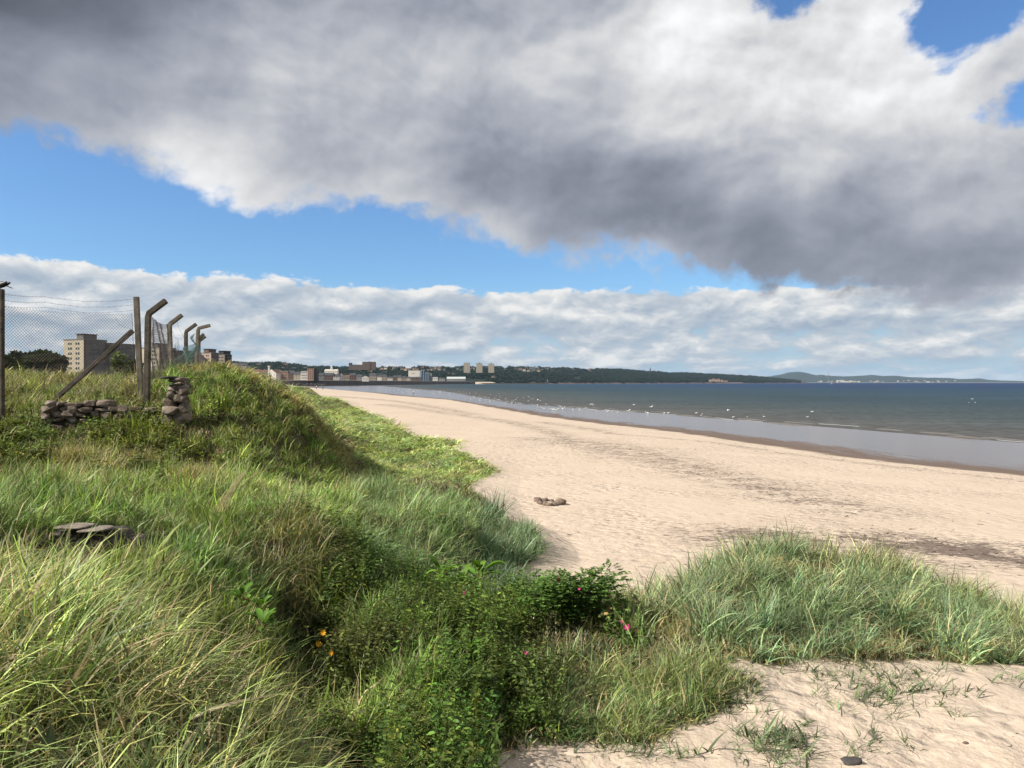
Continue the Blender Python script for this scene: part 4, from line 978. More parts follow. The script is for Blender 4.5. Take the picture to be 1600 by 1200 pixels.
def prism(b, pts, w, d=None, rz=0.0, ch=.18):
    """square post with chamfered edges that follows a bent line"""
    d = d or w; n = len(pts); c, s = math.cos(rz), math.sin(rz); v = []
    for i, p in enumerate(pts):
        p = Vector(p); dr = (Vector(pts[min(i+1, n-1)])-Vector(pts[max(i-1, 0)])).normalized()
        b2 = Vector((-s, c, 0)); a = b2.cross(dr).normalized(); b2 = dr.cross(a).normalized()
        a, b2 = a, b2
        for x, y in ((-1+ch,-1),(1-ch,-1),(1,-1+ch),(1,1-ch),(1-ch,1),(-1+ch,1),(-1,1-ch),(-1,-1+ch)): v.append(p+a*x*w/2+b2*y*d/2)
    f = [(i*8+j, i*8+(j+1) % 8, (i+1)*8+(j+1) % 8, (i+1)*8+j) for i in range(n-1) for j in range(8)]+[tuple(range(8))[::-1], tuple(range((n-1)*8, n*8))]
    b.raw(v, f)
def mesh_panel(name, A, B, C, D, m, parent, pitch=.075, r=.0028, sag=.03, seed=0, crumple=0.0, segs=8):
    """chain link: A bottom left, B top left, C top right, D bottom right"""
    w = ((D-A).length+(C-B).length)/2; h = ((B-A).length+(C-D).length)/2; nrm = (D-A).cross(B-A).normalized(); rr = random.Random(seed)
    k = [(rr.uniform(2, 7), rr.uniform(2, 7), rr.uniform(0, 6)) for _ in range(4)]
    def S(x, z):
        u, v = x/w, z/h; p = A*(1-u)*(1-v)+D*u*(1-v)+C*u*v+B*(1-u)*v
        q = sum(math.sin(a*u*3+b_*v*2+c) for a, b_, c in k)
        p = p+nrm*(sag*q*.5)+Vector((0, 0, -1))*(sag*1.6*math.sin(math.pi*u)*v)
        if crumple: p = p+nrm*crumple*math.sin(u*9+v*5+c1)*math.cos(v*7)+Vector((1, 0, 0))*crumple*.6*math.sin(v*8+u*3)
        return p
    c1 = rr.random()*6; b = MB(); s = 1.15                                       # steepness of the diagonals
    n = int((w+h/s)/pitch)+1
    for i in range(n):
        for sg in (1, -1):
            x0 = -h/s+i*pitch if sg > 0 else i*pitch
            pts = []
            for j in range(segs+1):
                z = h*j/segs; x = x0+sg*z/s
                pts.append((x, z))
            cl = []
            for (xa, za), (xb, zb) in zip(pts[:-1], pts[1:]):
                lo, hi = (xa, xb) if xa < xb else (xb, xa)
                if hi <= 0 or lo >= w: continue
                def at_x(X): t = (X-xa)/(xb-xa); return (X, za+(zb-za)*t)
                a_, b_ = (xa, za), (xb, zb)
                if xa < 0: a_ = at_x(0)
                if xa > w: a_ = at_x(w)
                if xb < 0: b_ = at_x(0)
                if xb > w: b_ = at_x(w)
                if not cl: cl.append(a_)
                cl.append(b_)
            if len(cl) > 1: b.tube([S(*q)+nrm*(.002*sg) for q in cl], r, 3, cap=False)
    return b.build(name, m, parent)
def barbed(pts, parent, seed=0, r=.003):
    b = MB(); rr = random.Random(seed); P = []
    for p, q in zip(pts[:-1], pts[1:]):
        for i in range(14): P.append(p.lerp(q, i/14)+Vector((0, 0, -.10*math.sin(math.pi*i/14)*(1 if (q-p).length > 2 else .3)+rr.uniform(-.008, .008))))
    P.append(pts[-1]); b.tube(P, r, 4)
    for i in range(1, len(P)):
        c = P[i]; a = rr.random()*3
        for e_ in (0, 1.57): v = Vector((math.cos(a+e_)*.012, .012, math.sin(a+e_)*.03)); b.tube([c-v, c+v], .0022, 3)
    return b.build('barbed_wire', WIRE, parent)
YF = 21.3
f1 = empty('chain_link_fence', (0, 0, 0)); tag(f1, 'straight left run of chain link fence with a braced concrete post and barbed wire', 'fence')
pl = wp(1.5, 600, 20.4); pr = wp(214, 630, YF)
b = MB(); prism(b, [Vector((pl.x, pl.y, gz(pl.x, pl.y)-.3)), Vector((pl.x, pl.y, wp(0, 452, 20.4).z))], .135); b.build('post', COND, f1)
tp = wp(213, 464, YF); b = MB(); prism(b, [Vector((pr.x+.14, pr.y, gz(pr.x, pr.y)-.3)), Vector((pr.x+.06, pr.y, 6.6)), tp], .135, rz=.15); b.build('post', CON, f1)
b = MB(); prism(b, [wp(98, 612, YF+.25)+Vector((-.25, .05, -.22)), wp(207, 517, YF+.12)], .115); b.build('brace', COND, f1)
A, B_, C_, D_ = wp(3, 612, 20.4), wp(4, 478.5, 20.4), wp(207, 490.5, YF), wp(212, 618, YF)
mesh_panel('wire_mesh', A, B_, C_, D_, WIRE, f1, seed=3, sag=.035, r=.0038)
for i, (a, c) in enumerate([(459, 467), (469, 476), (478, 485)]): barbed([wp(4, a, 20.4), wp(70, (a*2+c)/3+2-i*1.0, 20.75), wp(209, c, YF)], f1, i)
barbed([wp(206, 489, YF), wp(208.5, 540, YF), wp(211, 605, YF)], f1, 9, .006).name = 'tension_bar'
b = MB(); b.tube([wp(181, 497, YF-.05), wp(186, 507, YF-.1), wp(196, 512, YF-.12), wp(206, 513, YF-.1)], .0035, 4); b.build('loose_wire', WIRE, f1)
f2 = empty('chain_link_fence', (0, 0, 0)); tag(f2, 'run of cranked concrete posts with torn sagging chain link going back along the dune', 'fence')
CR = [((229, 640), (231.5, 492), (259, 470), 20.9, .14, COND), ((267.5, 610), (265, 508), (284, 492.5), 26, .13, CON), ((291, 600), (290.5, 519), (306.5, 506.5), 30, .12, COND),
      ((305, 600), (309.5, 514), (328, 508.5), 31, .125, CON), ((311, 590), (311, 529), (318.5, 522), 38, .12, COND), ((312, 588), (310, 535), (321, 526), 42, .12, COND)]
for (a, k_, t, Y, w, m) in CR:
    p0 = wp(a[0], a[1], Y); p0.z = gz(p0.x, p0.y)-.3; k0 = wp(k_[0], k_[1], Y); t0 = wp(t[0], t[1], Y)
    b = MB(); prism(b, [p0, k0+Vector((0, 0, -.06)), k0+(t0-k0)*.06+Vector((0, 0, .02)), t0-(t0-k0)*.04, t0], w); b.build('post', m, f2)
def q(px, py, Y): return wp(px, py, Y)
mesh_panel('wire_mesh', q(234, 592, 21.1), q(237, 495, 21.1), q(263, 506, 25.8), q(265, 590, 25.8), WIRE, f2, pitch=.085, r=.0032, seed=5, sag=.05)
mesh_panel('wire_mesh', q(268, 585, 26), q(283, 548, 27.5), q(309, 520, 30.8), q(305, 582, 30.8), GREENW, f2, pitch=.07, r=.0038, seed=6, sag=.06, crumple=.12)
mesh_panel('wire_mesh', q(266, 588, 26), q(270, 522, 26.2), q(284, 560, 27.6), q(284, 584, 27.6), WIRE, f2, pitch=.08, r=.003, seed=8, sag=.06, crumple=.06)
mesh_panel('wire_mesh', q(308, 582, 31.2), q(309, 536, 31.2), q(318, 560, 38), q(350, 580, 41), WIRE, f2, pitch=.10, r=.004, seed=7, sag=.06, crumple=.05)
b = MB(); b.tube([q(277, 501, 26), q(279, 512, 26.4), q(287, 526, 27), q(283, 530, 27), q(274, 528, 26.4), q(270, 518, 26)], .0045, 4); b.build('loose_wire', WIRE, f2)
b = MB(); b.tube([q(221, 492, 21.1), q(224, 500, 21), q(219, 510, 21.1)], .0035, 4); b.build('loose_wire', WIRE, f2)

# ---------------------------------------------------------------- masonry
import bmesh
def rock(b, c, s, seed, rot=0.0):
    """an angular broken stone: the hull of points scattered near the faces of a block"""
    r = random.Random(seed); bm = bmesh.new()
    for i in range(26):
        p = [r.uniform(-1, 1) for _ in range(3)]; k = r.randrange(3); p[k] = r.choice((-1, 1))*r.uniform(.82, 1.0)
        j = (k+1) % 3; l = (k+2) % 3; q = (abs(p[j])**4+abs(p[l])**4+1)**.25*.86
        bm.verts.new((p[0]/q*s[0], p[1]/q*s[1], p[2]/q*s[2]))
    h = bmesh.ops.convex_hull(bm, input=bm.verts[:]); bmesh.ops.delete(bm, geom=[v for v in bm.verts if not v.link_faces], context='VERTS')
    bm.verts.index_update(); ca, sa = math.cos(rot), math.sin(rot); t = r.uniform(-.12, .12)
    b.raw([(c[0]+v.co.x*ca-v.co.y*sa, c[1]+v.co.x*sa+v.co.y*ca, c[2]+v.co.z+v.co.x*t) for v in bm.verts], [tuple(v.index for v in f.verts) for f in bm.faces]); bm.free()

def stone_mat(name, a, b_, scale=4.0):
    m, N = mat(name); P = N.new('ShaderNodeNewGeometry').outputs['Position']
    isl = N.new('ShaderNodeNewGeometry').outputs['Random Per Island']
    c = N.mix(isl, a, b_); c = N.mix(N.mr(N.noise(P, scale, 5, .7), .4, .65, 0, .75), c, tuple(v*.45 for v in a)); c = N.mix(N.mr(N.noise(P, scale*2.2, 4, .6), .58, .68, 0, .8), c, (.33, .31, .26))
    N.out(N.pbsdf(c, .95, N.bump(N.noise(P, scale*5, 5, .7), .9, .03), .15)); return m
RUB = stone_mat('rubble_stone', (.11, .085, .066), (.26, .21, .175)); EARTH = simple('earth_core', (.05, .04, .03), 1, vary=.4, scale=5)
rr = random.Random(8)
e = empty('rubble_wall', (0, 0, 0)); b = MB(); core = MB()
pa, pb = wp(70, 640, 19.6), wp(250, 650, 20.2); L = (pb-pa).length; ang = math.atan2(pb.y-pa.y, pb.x-pa.x)
for row in range(6):
    x = rr.uniform(-.1, .1)
    while x < L:
        w = rr.uniform(.16, .44); t = (x+w/2)/L
        if t > 1: break
        topz = 5.60-.10*sstep(np.array(t), .48, .62)-.10*t; z = 4.72+row*.145+rr.uniform(-.04, .04)
        if z+.05 < topz:
            h = rr.uniform(.11, .19)
            p = pa.lerp(pb, t); rock(b, (p.x, p.y+rr.uniform(-.06, .06), z), (w/2*1.02, .19, h/2*1.1), rr.randint(0, 9999), ang+rr.uniform(-.15, .15))
        x += w
for t in (.12, .37, .62, .87):
    p = pa.lerp(pb, t); core.box((p.x, p.y+.12, 4.95-.05*t), (L*.25, .25, .95 if t < .5 else .65), ang)
b.build('stones', RUB, e); core.build('core', EARTH, e); tag(e, 'low broken rubble wall of brown and grey stones below the fence', 'wall')
e = empty('wall_stub', (0, 0, 0)); b = MB(); Ys = 19.8
for i, (px, py, w, h) in enumerate([(272, 668, 44, 20), (262, 655, 30, 16), (284, 652, 26, 18), (270, 641, 34, 13), (288, 636, 18, 18), (268, 630, 26, 12), (284, 622, 26, 13), (272, 617, 24, 11), (287, 610, 22, 14), (277, 606, 24, 10), (290, 600, 16, 12), (281, 598, 20, 9)]):
    p = wp(px, py, Ys+rr.uniform(-.05, .12)); rock(b, p, (w/F*Ys/2*.80, .24, h/F*Ys/2*1.12), 50+i, rr.uniform(-.3, .3))
b.build('stones', RUB, e)
b = MB(); stone(b, wp(266, 590, Ys-.05), (.21, .28, .035), 77, .1, 4, .15, 12, 6); v0 = len(b.v); cs = b.build('capping_slab', simple('dark_slab', (.045, .04, .035), .9), e, True)
b = MB(); stone(b, wp(281, 594, Ys), (.19, .28, .07), 78, -.1, 4, .2, 12, 6); b.build('capping_slab', RUB, e, True)
b = MB(); b.box((wp(276, 640, Ys).x, Ys+.24, wp(276, 640, Ys).z-.2), (.26, .26, 1.15)); b.build('core', EARTH, e)
tag(e, 'upright crumbling wall end of stacked stones at the foot of the fence', 'wall stub')
e = empty('ruined_masonry', (0, 0, 0)); b = MB(); Yr = 8.0
g0 = at(150, 862)
SL = [(118, 822, 52, 4, .3), (150, 826, 46, 4, .3), (97, 832, 20, 5, .28), (97, 840, 22, 5, .3), (99, 848, 20, 6, .3), (120, 870, 34, 6, .25), (146, 872, 30, 6, .22)]
for i, (px, py, w, h, d) in enumerate(SL):
    p = wp(px, py, g0.y+.1-(0.25 if py > 865 else 0)); stone(b, p, (w/F*g0.y/2, d/2, h/F*g0.y/2), 90+i, rr.uniform(-.15, .15), 6, .10, 14, 8)
b.build('slabs', stone_mat('slab_stone', (.23, .20, .17), (.34, .30, .25), 9.0), e, True)
b = MB(); p = wp(150, 846, g0.y+.28); stone(b, p, (.40, .16, .15), 120, .35, 7, .06, 14, 8); p = wp(190, 853, g0.y+.3); stone(b, p, (.28, .12, .11), 121, .3, 6, .1, 14, 8)
b.build('block', stone_mat('dark_block_stone', (.075, .065, .06), (.11, .10, .09), 9.0), e, True)
tag(e, 'dark remnant of ruined masonry with thin slabs sunk in the long grass', 'masonry')

# ring of stones on the beach
RING = stone_mat('ring_stone', (.13, .095, .075), (.27, .21, .17), 14.0)
spec = [(840,782.5,1.15,.10,'leftmost rounded stone of the ring on the beach'),(846,787,.8,.07,''),(852,788.5,.8,.075,''),(858.5,789,1.05,.09,'rounded front stone in the middle of the beach ring'),(866,788.5,1.0,.085,''),(875,787,1.45,.125,'largest stone at the right end of the beach ring'),
        (878,785,.9,.09,''),(869,783.5,.6,.05,''),(863,782.5,.6,.05,''),(857,782,.6,.05,''),(852.5,781.5,.9,.085,'small pointed stone at the back of the beach ring'),(847,781.5,.7,.06,''),(842,785,.8,.08,'')]
for i, (px, py, s, hgt, lb) in enumerate(spec):
    p = at(px, py+1.5); b = MB(); s *= .125
    stone(b, (0, 0, 0), (s, s*.9, hgt), 300+i, i*.7, 2.6, .2, 12, 8)
    o = b.build('ring_stone', RING, None, True); o.location = (p.x, p.y, p.z+hgt*.45)
    tag(o, lb or 'small brown stone in the ring of stones on the open beach', 'stone', 'stones in the beach ring')
p = at(1332, 1192); b = MB(); stone(b, (0, 0, 0), (.10, .06, .03), 400, .3, 3, .15, 14, 8); o = b.build('flat_stone', simple('dark_stone', (.05, .045, .045), .7, vary=.3, scale=20), None, True); o.location = (p.x, p.y, p.z+.014); o.rotation_euler = (.05, 0, -.2)
tag(o, 'flat dark stone lying on the sand at the bottom of the photo', 'stone')
p = at(1509, 1163); b = MB(); stone(b, (0, 0, 0), (.032, .022, .014), 401, .3, 3, .15, 10, 7); o = b.build('small_stone', RING, None, True); o.location = (p.x, p.y, p.z+.006)
tag(o, 'small brown stone on the bare sand in the lower right corner', 'stone')
# loose pebbles and wrack
def build_debris():
    m, N = mat('pebble'); c = N.attr('col', 'INSTANCER', 'Vector'); N.out(N.pbsdf(c, .85))
    src = []
    for i in range(4):
        b = MB(); stone(b, (0, 0, 0), (1, .7, .45), 500+i, 0, 2.6, .2, 7, 5); me = b.mesh('pebble', True); me.materials.append(m); src.append(me)
    for i in range(3):
        r2 = random.Random(i); b = MB(); P = [Vector((0, 0, 0))]
        for k in range(5): P.append(P[-1]+Vector((r2.uniform(.3, .9), r2.uniform(-.6, .6), r2.uniform(-.1, .15))))
        P = [p_-P[3] for p_ in P]; b.tube(P, [.12, .16, .15, .12, .09, .04], 4); me = b.mesh('weed_strand', True); me.materials.append(m); src.append(me)
    n = 9000; r = np.exp(RNG.uniform(math.log(7), math.log(70), n)); a = np.radians(RNG.uniform(-4, 40, n)); x, y = r*np.sin(a), r*np.cos(a)
    me = bpy.data.objects['ground'].data
    z, dw, dd, du = ground(x, y, True); px = 800+F*x/y; py = HY-(z-6)/y*F
    wd = np.zeros(n)
    for pts, w_, k_ in [([(880,688),(960,700),(1060,727),(1150,750),(1230,775),(1330,795)], 13, 1.), ([(1180,842),(1300,848),(1420,850),(1520,862),(1640,878)], 17, 1.), ([(850,660),(1100,690),(1400,730),(1600,752)], 5, .7)]:
        xs = [q_[0] for q_ in pts]; yy = np.interp(px, xs, [q_[1] for q_ in pts]); wd = np.maximum(wd, k_*np.exp(-((py-yy)/w_)**2)*(px > xs[0]-20)*(px < xs[-1]+20))
    k = (~veg(x, y)) & (dd > .5) & (RNG.random(n) < .035+.9*wd); x, y, z, r, wd = x[k], y[k], z[k], r[k], wd[k]; n = len(x)
    idx = np.where(RNG.random(n) < .35+.4*wd, RNG.integers(4, 7, n), RNG.integers(0, 4, n))
    s = np.where(idx > 3, RNG.uniform(.02, .06, n), RNG.uniform(.006, .026, n))*np.clip(r/16, .6, 1.6)
    c = np.where((idx > 3)[:, None], np.array([.05, .038, .03])[None], np.array([[.12, .10, .085]])*(1+1.5*RNG.random((n, 1)))); w2 = (idx < 4) & (RNG.random(n) < .2); c[w2] = (.6, .56, .5)
    scatter('wrack_and_pebbles', src, np.stack([x, y, z+.004], 1), np.stack([np.zeros(n), np.zeros(n), RNG.uniform(0, 6.3, n)], 1), np.stack([s, s, s], 1), idx, c, np.zeros(n), 'dark scraps of dried seaweed and pebbles strewn over the sand', 'seaweed')
build_debris()
# sparse shoots on the near sand
def build_shoots():
    src = [blades('shoot_blades', 7, .05, (.12, .34), .008, (.3, 1.3), BM, 4, (.3, 1.1), .25, 600+i) for i in range(6)]
    P = []
    for cx, cy, sx, sy, n in [(1360, 1085, 75, 30, 85), (1215, 1165, 55, 32, 105), (1420, 1055, 90, 18, 34), (1290, 1055, 60, 14, 22), (1500, 1100, 60, 40, 14), (1160, 1100, 30, 40, 36), (1010, 1180, 90, 10, 28), (1350, 1160, 70, 30, 18), (1560, 1060, 50, 20, 12), (1150, 1060, 30, 14, 14)]:
        for i in range(n): P.append((random.gauss(cx, sx*.55), random.gauss(cy, sy*.55)))
    Q = [at(*p_, far=40) for p_ in P]; n = len(Q)
    c = np.tile(np.array([.105, .160, .075]), (n, 1))*RNG.uniform(.8, 1.2, (n, 1)); s = RNG.uniform(.75, 1.35, n)
    scatter('marram_shoots', src, [tuple(v) for v in Q], np.stack([RNG.normal(0, .15, n), RNG.normal(0, .15, n), RNG.uniform(0, 6.3, n)], 1), np.stack([s, s, s*RNG.uniform(.6, 1.0, n)], 1), RNG.integers(0, 6, n), c, np.full(n, .12),
            'thin scattered marram shoots spreading over the near sand', 'grass')
build_shoots()

# ---------------------------------------------------------------- plants that stand out
def rose_bush(px, py, Y, rad, hgt, n, seed, label):
    x = (px-800)/F*Y; e = empty('rose_bush', (x, Y, gz(x, Y)-.03)); r = np.random.default_rng(seed)
    nb = 14; bc = np.stack([r.uniform(-1, 1, nb)*rad*.7, r.uniform(-1, 1, nb)*rad*.6, r.uniform(.35, .85, nb)*hgt], 1)
    k = r.integers(0, nb, n//5); d = r.normal(size=(n//5, 3)); d /= np.linalg.norm(d, axis=1)[:, None]
    P0 = bc[k]+d*np.array([rad*.34, rad*.34, hgt*.26])*(r.random((n//5, 1))**.4); P0[:, 2] = np.maximum(P0[:, 2], .04)
    P = []; D = []
    for p_, q_ in zip(P0, d):           # compound leaves: five leaflets on a stalk
        ax = np.array([q_[0], q_[1], .15]); ax /= np.linalg.norm(ax)+1e-9; sd_ = np.array([-ax[1], ax[0], 0])
        for t, s_ in ((0, 1), (0, -1), (.6, 1), (.6, -1), (1.1, 0)): P.append(p_+ax*t*.045); D.append(ax*.6+sd_*s_ if s_ else ax)
    m = blade_mat('rose_leaf_%d' % seed, False, (.075, .150, .028), .02, gloss=.02, trans=.28)
    me = leaves_mesh('foliage', np.array(P), np.array(D), r.uniform(.032, .055, len(P)), m, seed, 1.15)
    o = bpy.data.objects.new('foliage', me); COL.objects.link(o); o.parent = e
    b = MB()
    for c in bc: b.tube([(c[0]*.2, c[1]*.2, 0), (c[0]*.7, c[1]*.7, c[2]*.6), tuple(c)], [.008, .006, .003], 5)
    b.build('stems', TBARK, e); return tag(e, label, 'rose bush')
PETAL = simple('pink_petal', (.42, .025, .17), .6, .2, vary=.2, scale=40); STAM = simple('yellow_stamen', (.75, .45, .05), .8)
def flower(parent, px, py, Y, s, face):
    loc = wp(px, py, Y)-parent.location; f = Vector(face).normalized(); M = f.to_track_quat('Z', 'Y').to_matrix(); b = MB()
    for i in range(5):
        a = i*1.2566; v = []
        for u, w_, z in ((.12, 0, 0), (.55, -.42, .10), (1.0, -.32, .16), (1.05, .0, .12), (1.0, .32, .18), (.55, .42, .10), (.6, 0, .04)):
            p = M @ Vector((math.cos(a)*u-math.sin(a)*w_, math.sin(a)*u+math.cos(a)*w_, z))*s; v.append(loc+p)
        b.raw(v, [(0, 1, 6), (1, 2, 3, 6), (6, 3, 4, 5), (0, 6, 5)])
    o = b.build('flower', PETAL, parent); c = MB(); c.ell(loc+M @ Vector((0, 0, .1))*s, (s*.2, s*.2, s*.14)); c.build('stamens', STAM, o)
rb = rose_bush(888, 955, 10.9, .86, .82, 8500, 1, 'large rose bush with bright green leaves and few pink flowers beside the right dune hump')
for px, py, Y, s in ((873, 905, 10.6, .027), (822, 1020, 9.7, .026), (905, 920, 10.4, .018)): flower(rb, px, py, Y, s, (-.3, -.8, .6))
rb = rose_bush(970, 990, 10.6, .24, .36, 1500, 2, 'small rose bush with a pair of vivid pink flowers in the grass')
flower(rb, 980, 980, 10.30, .042, (-.3, -.9, .45)); flower(rb, 971, 972, 10.38, .026, (-.5, -.5, .8))
rb = rose_bush(726, 934, 11.8, .16, .42, 500, 3, 'little rose sprig with one red pink flower left of the large rose bush')
flower(rb, 725, 926, 11.35, .028, (-.2, -.8, .6))
DOCKM = blade_mat('dock_leaf', False, (.080, .170, .024), .03, gloss=.015, trans=.3)
def dock(px, py, Y, s, seed, label, n=14, hgt=None):
    x = (px-800)/F*Y; g = gz(x, Y) if hgt is None else hgt; e = empty('dock_plant', (x, Y, g)); r = random.Random(seed); V = []; Fc = []
    st = MB()
    for i in range(n):
        a = i*2.4+r.random(); th = r.uniform(.25, 1.2); L = s*r.uniform(.75, 1.25); w = L*.20; cx, cy = math.cos(a), math.sin(a); p = Vector((cx*.02, cy*.02, r.uniform(.0, .25)*s*2)); base = len(V)
        N_ = 7; lift = L*.5
        q0 = Vector(p); p = p+Vector((cx*math.sin(th)*lift*.6, cy*math.sin(th)*lift*.6, math.cos(th)*lift)); st.tube([q0, p], [.006, .004], 4)
        for k in range(N_+1):
            u = k/N_; ww = w*math.sin(math.pi*min(1, u*.93+.06))**.7*(1+.08*math.sin(k*2.3+i)); sv = Vector((-cy, cx, 0))*ww
            V += [p-sv+Vector((0, 0, ww*.35)), p, p+sv+Vector((0, 0, ww*.35))]; t = th+.9*u; p = p+Vector((cx*math.sin(t), cy*math.sin(t), math.cos(t)))*(L/N_)
        Fc += [(base+3*k+j, base+3*k+j+1, base+3*k+j+4, base+3*k+j+3) for k in range(N_) for j in (0, 1)]
    me = npmesh('leaves', np.array([tuple(v) for v in V]), [np.array(Fc)], True, {'bv': np.repeat(np.random.default_rng(seed).random(n)*.9, 24), 'bt': np.zeros(len(V))})
    link('leaves', me, DOCKM, e); st.build('stalks', simple('dock_stalk', (.15, .12, .04), .8), e)
    return tag(e, label, 'dock plant', 'broad leaved docks in the hollow')
for i, (px, py, Y, s, lb) in enumerate([(655, 905, 12.2, .26, 'broad leaved dock just right of the middle of the hollow, leftmost of the bright row'), (690, 890, 12.8, .30, 'broad leaved dock with upright leaves in the middle of the bright row'), (718, 905, 12.2, .30, 'broad leaved dock beneath the marram edge, lowest in the bright row'),
        (748, 890, 12.9, .32, 'broad leaved dock with long spreading leaves at the right end of the row'), (590, 915, 11.2, .22, 'small pale dock standing alone right of the dead straw bank'), (575, 950, 10.4, .20, 'small dock with round leaves low in the hollow'),
        (408, 930, 8.2, .12, 'pale dock catching the sun at the dark left edge of the hollow'), (380, 915, 7.9, .13, 'small single leafed dock above the dark hollow'), (410, 955, 7.6, .14, 'yellow green dock low at the left rim of the dark hollow'), (725, 1010, 8.8, .2, 'dock half hidden among nettles in the lower middle')]):
    dock(px, py, Y, s, 40+i, lb, hgt=wp(px, py+14, Y).z-.10)
e = empty('yellow_flower_plant', pos(505, 8.2)); YP = simple('yellow_petal', (.80, .38, .02), .6); tag(e, 'small plant with orange yellow flowers at the rim of the hollow', 'flower')
me = herb('foliage', blade_mat('flower_leaf', False, (.09, .16, .03)), 900, 8, .16, (.2, .5), (.04, .06)); o = bpy.data.objects.new('foliage', me); COL.objects.link(o); o.parent = e
for px, py in ((505, 988), (498, 1006), (518, 1020)):
    c = wp(px, py, 7.9)-e.location; b = MB()
    for k in range(8):
        a = k*.785; b.raw([c+Vector((0, 0, 0)), c+Vector((math.cos(a-.3)*.022, -.006, math.sin(a-.3)*.022)), c+Vector((math.cos(a)*.036, -.010, math.sin(a)*.036)), c+Vector((math.cos(a+.3)*.022, -.006, math.sin(a+.3)*.022))], [(0, 1, 2, 3)])
    fo = b.build('flower', YP, e)
# dead leaning stalks
b = MB(); DST = simple('dead_stalk', (.36, .27, .15), .9)
for i in range(5): b.tube([wp(350-i*4, 800, 9.0), wp(366-i*4, 765+i*3, 9.05), wp(392-i*5, 724+i*5, 9.1)], [.003, .003, .0015], 4)
o = b.build('dead_stalks', DST); tag(o, 'bundle of dry straw coloured stalks leaning right over the green grass', 'dead stalks')

# ---------------------------------------------------------------- birds, people, foam
WHITE = simple('gull_white', (.70, .70, .68), .7, vary=.03); BLACK = simple('crow_black', (.012, .012, .014), .45, .5)
def gull_mesh(fly, seed):
    b = MB(); r = random.Random(seed)
    b.ell((0, 0, .22), (.21, .085, .085), 12, 8, Matrix.Rotation(-.18, 3, 'Y')); b.ell((.17, 0, .34), (.06, .048, .05), 8, 6)
    b.tube([(.13, 0, .25), (.165, 0, .33)], [.055, .042], 8); b.tube([(.22, 0, .335), (.285, 0, .32)], [.014, .004], 5)
    b.raw([(-.15, -.03, .20), (-.15, .03, .20), (-.33, .045, .19), (-.33, -.045, .19), (-.15, 0, .225), (-.33, 0, .20)], [(0, 3, 5, 4), (4, 5, 2, 1), (0, 1, 2, 3)])
    if fly:
        for s in (1, -1): b.raw([(.08, s*.06, .24), (-.09, s*.06, .24), (.10, s*.34, .36), (-.06, s*.34, .35), (-.06, s*.66, .33), (-.03, s*.33, .38)], [(0, 2, 5, 1), (1, 5, 3), (2, 4, 5), (5, 4, 3)])
    else:
        for s in (1, -1): b.ell((-.05, s*.07, .235), (.20, .02, .06), 8, 6, Matrix.Rotation(-.1, 3, 'Y'))
        for s in (1, -1): b.tube([(.0, s*.03, .15), (.01, s*.03, 0)], .007, 4)
    me = b.mesh('gull', True); me.materials.append(WHITE); return me
GM, GF = gull_mesh(False, 1), gull_mesh(True, 2)
pts = []
for _ in range(46): pts.append((random.uniform(562, 650), None, random.gauss(.55, .14)))
for _ in range(44): pts.append((random.uniform(640, 800), None, random.gauss(.9, .22)))
for _ in range(20): pts.append((random.uniform(690, 850), None, random.uniform(1.1, 1.9)))
L_ = [(846,639),(850,640),(853,640.5),(857,640),(860,641),(863,641),(866,641.3),(869,641.5),(872,641),(875,642),(879,640),(882,638),(884,641),(895,642),(905,641),(907,643),(916,641),(924,642),(926,641),(932,644),(947,641),(949,645),(951,643),(957,644),(966,646),(983,648),(990,643),(1009,644),(1012,647),(1018,646),(1038,646),(1044,646),(858,635),(840,634),(844,626),(833,624),(826,623),(818,622),(808,622),(1088,646),(1096,650),(1097,647.5),(1138,652),(1146,652.5),(1168,652),(1194,652),(1262,652),(1268,656.5),(1514,629.6),(1519,629.8),(1524,629.5),(921,602),(1012,604)]
# the gulls' line: fraction 0 at the dry sand's edge, 1 at the water's edge, by bearing
def line_pt(px, f):
    s = (px-800)/F; Y = np.exp(np.linspace(math.log(60), math.log(2600), 1500)); x = s*Y
    dd, dw = sdist(x, Y, DL), sdist(x, Y, WL); k = np.nonzero((dd > 0) & (Y > 200 if px < 620 else dd > 0))[0]
    kd = np.nonzero(dd < 0)[0]; kw = np.nonzero(dw < 0)[0]
    if not len(kd) or not len(kw): return None
    # looking along the bearing the beach comes first, then the wet sand, then water
    yd, yw = Y[kd[0]], Y[kw[0]]; y = yd*(yw/yd)**f; return Vector((s*y, y, max(gz(s*y, y), 0)))
n = 0
for px, py, f in [(a, None, c) for a, _, c in pts]+[(a, b_, None) for a, b_ in L_]:
    p = line_pt(px, f) if f is not None else at(px, py)
    if p is None: continue
    fly = random.random() < .18; o = bpy.data.objects.new('gull', GF if fly else GM); COL.objects.link(o)
    wet = p.z < .02; o.location = (p.x, p.y, p.z+(random.uniform(.3, 1.2) if fly else (-.13 if wet else 0)))
    o.rotation_euler = (random.uniform(-.3, .3) if fly else 0, 0, random.uniform(0, 6.28)); s = random.uniform(.8, 1.0); o.scale = (s, s, s)
    if fly: tag(o, 'white gull flying low over the shallow water along the beach', 'gull', 'gulls flying at the water edge')
    elif wet: tag(o, 'white gull floating on the shallow water off the beach', 'gull', 'gulls on the water')
    else: tag(o, 'white gull standing on the wet sand at the water edge', 'gull', 'gulls standing on the wet sand')
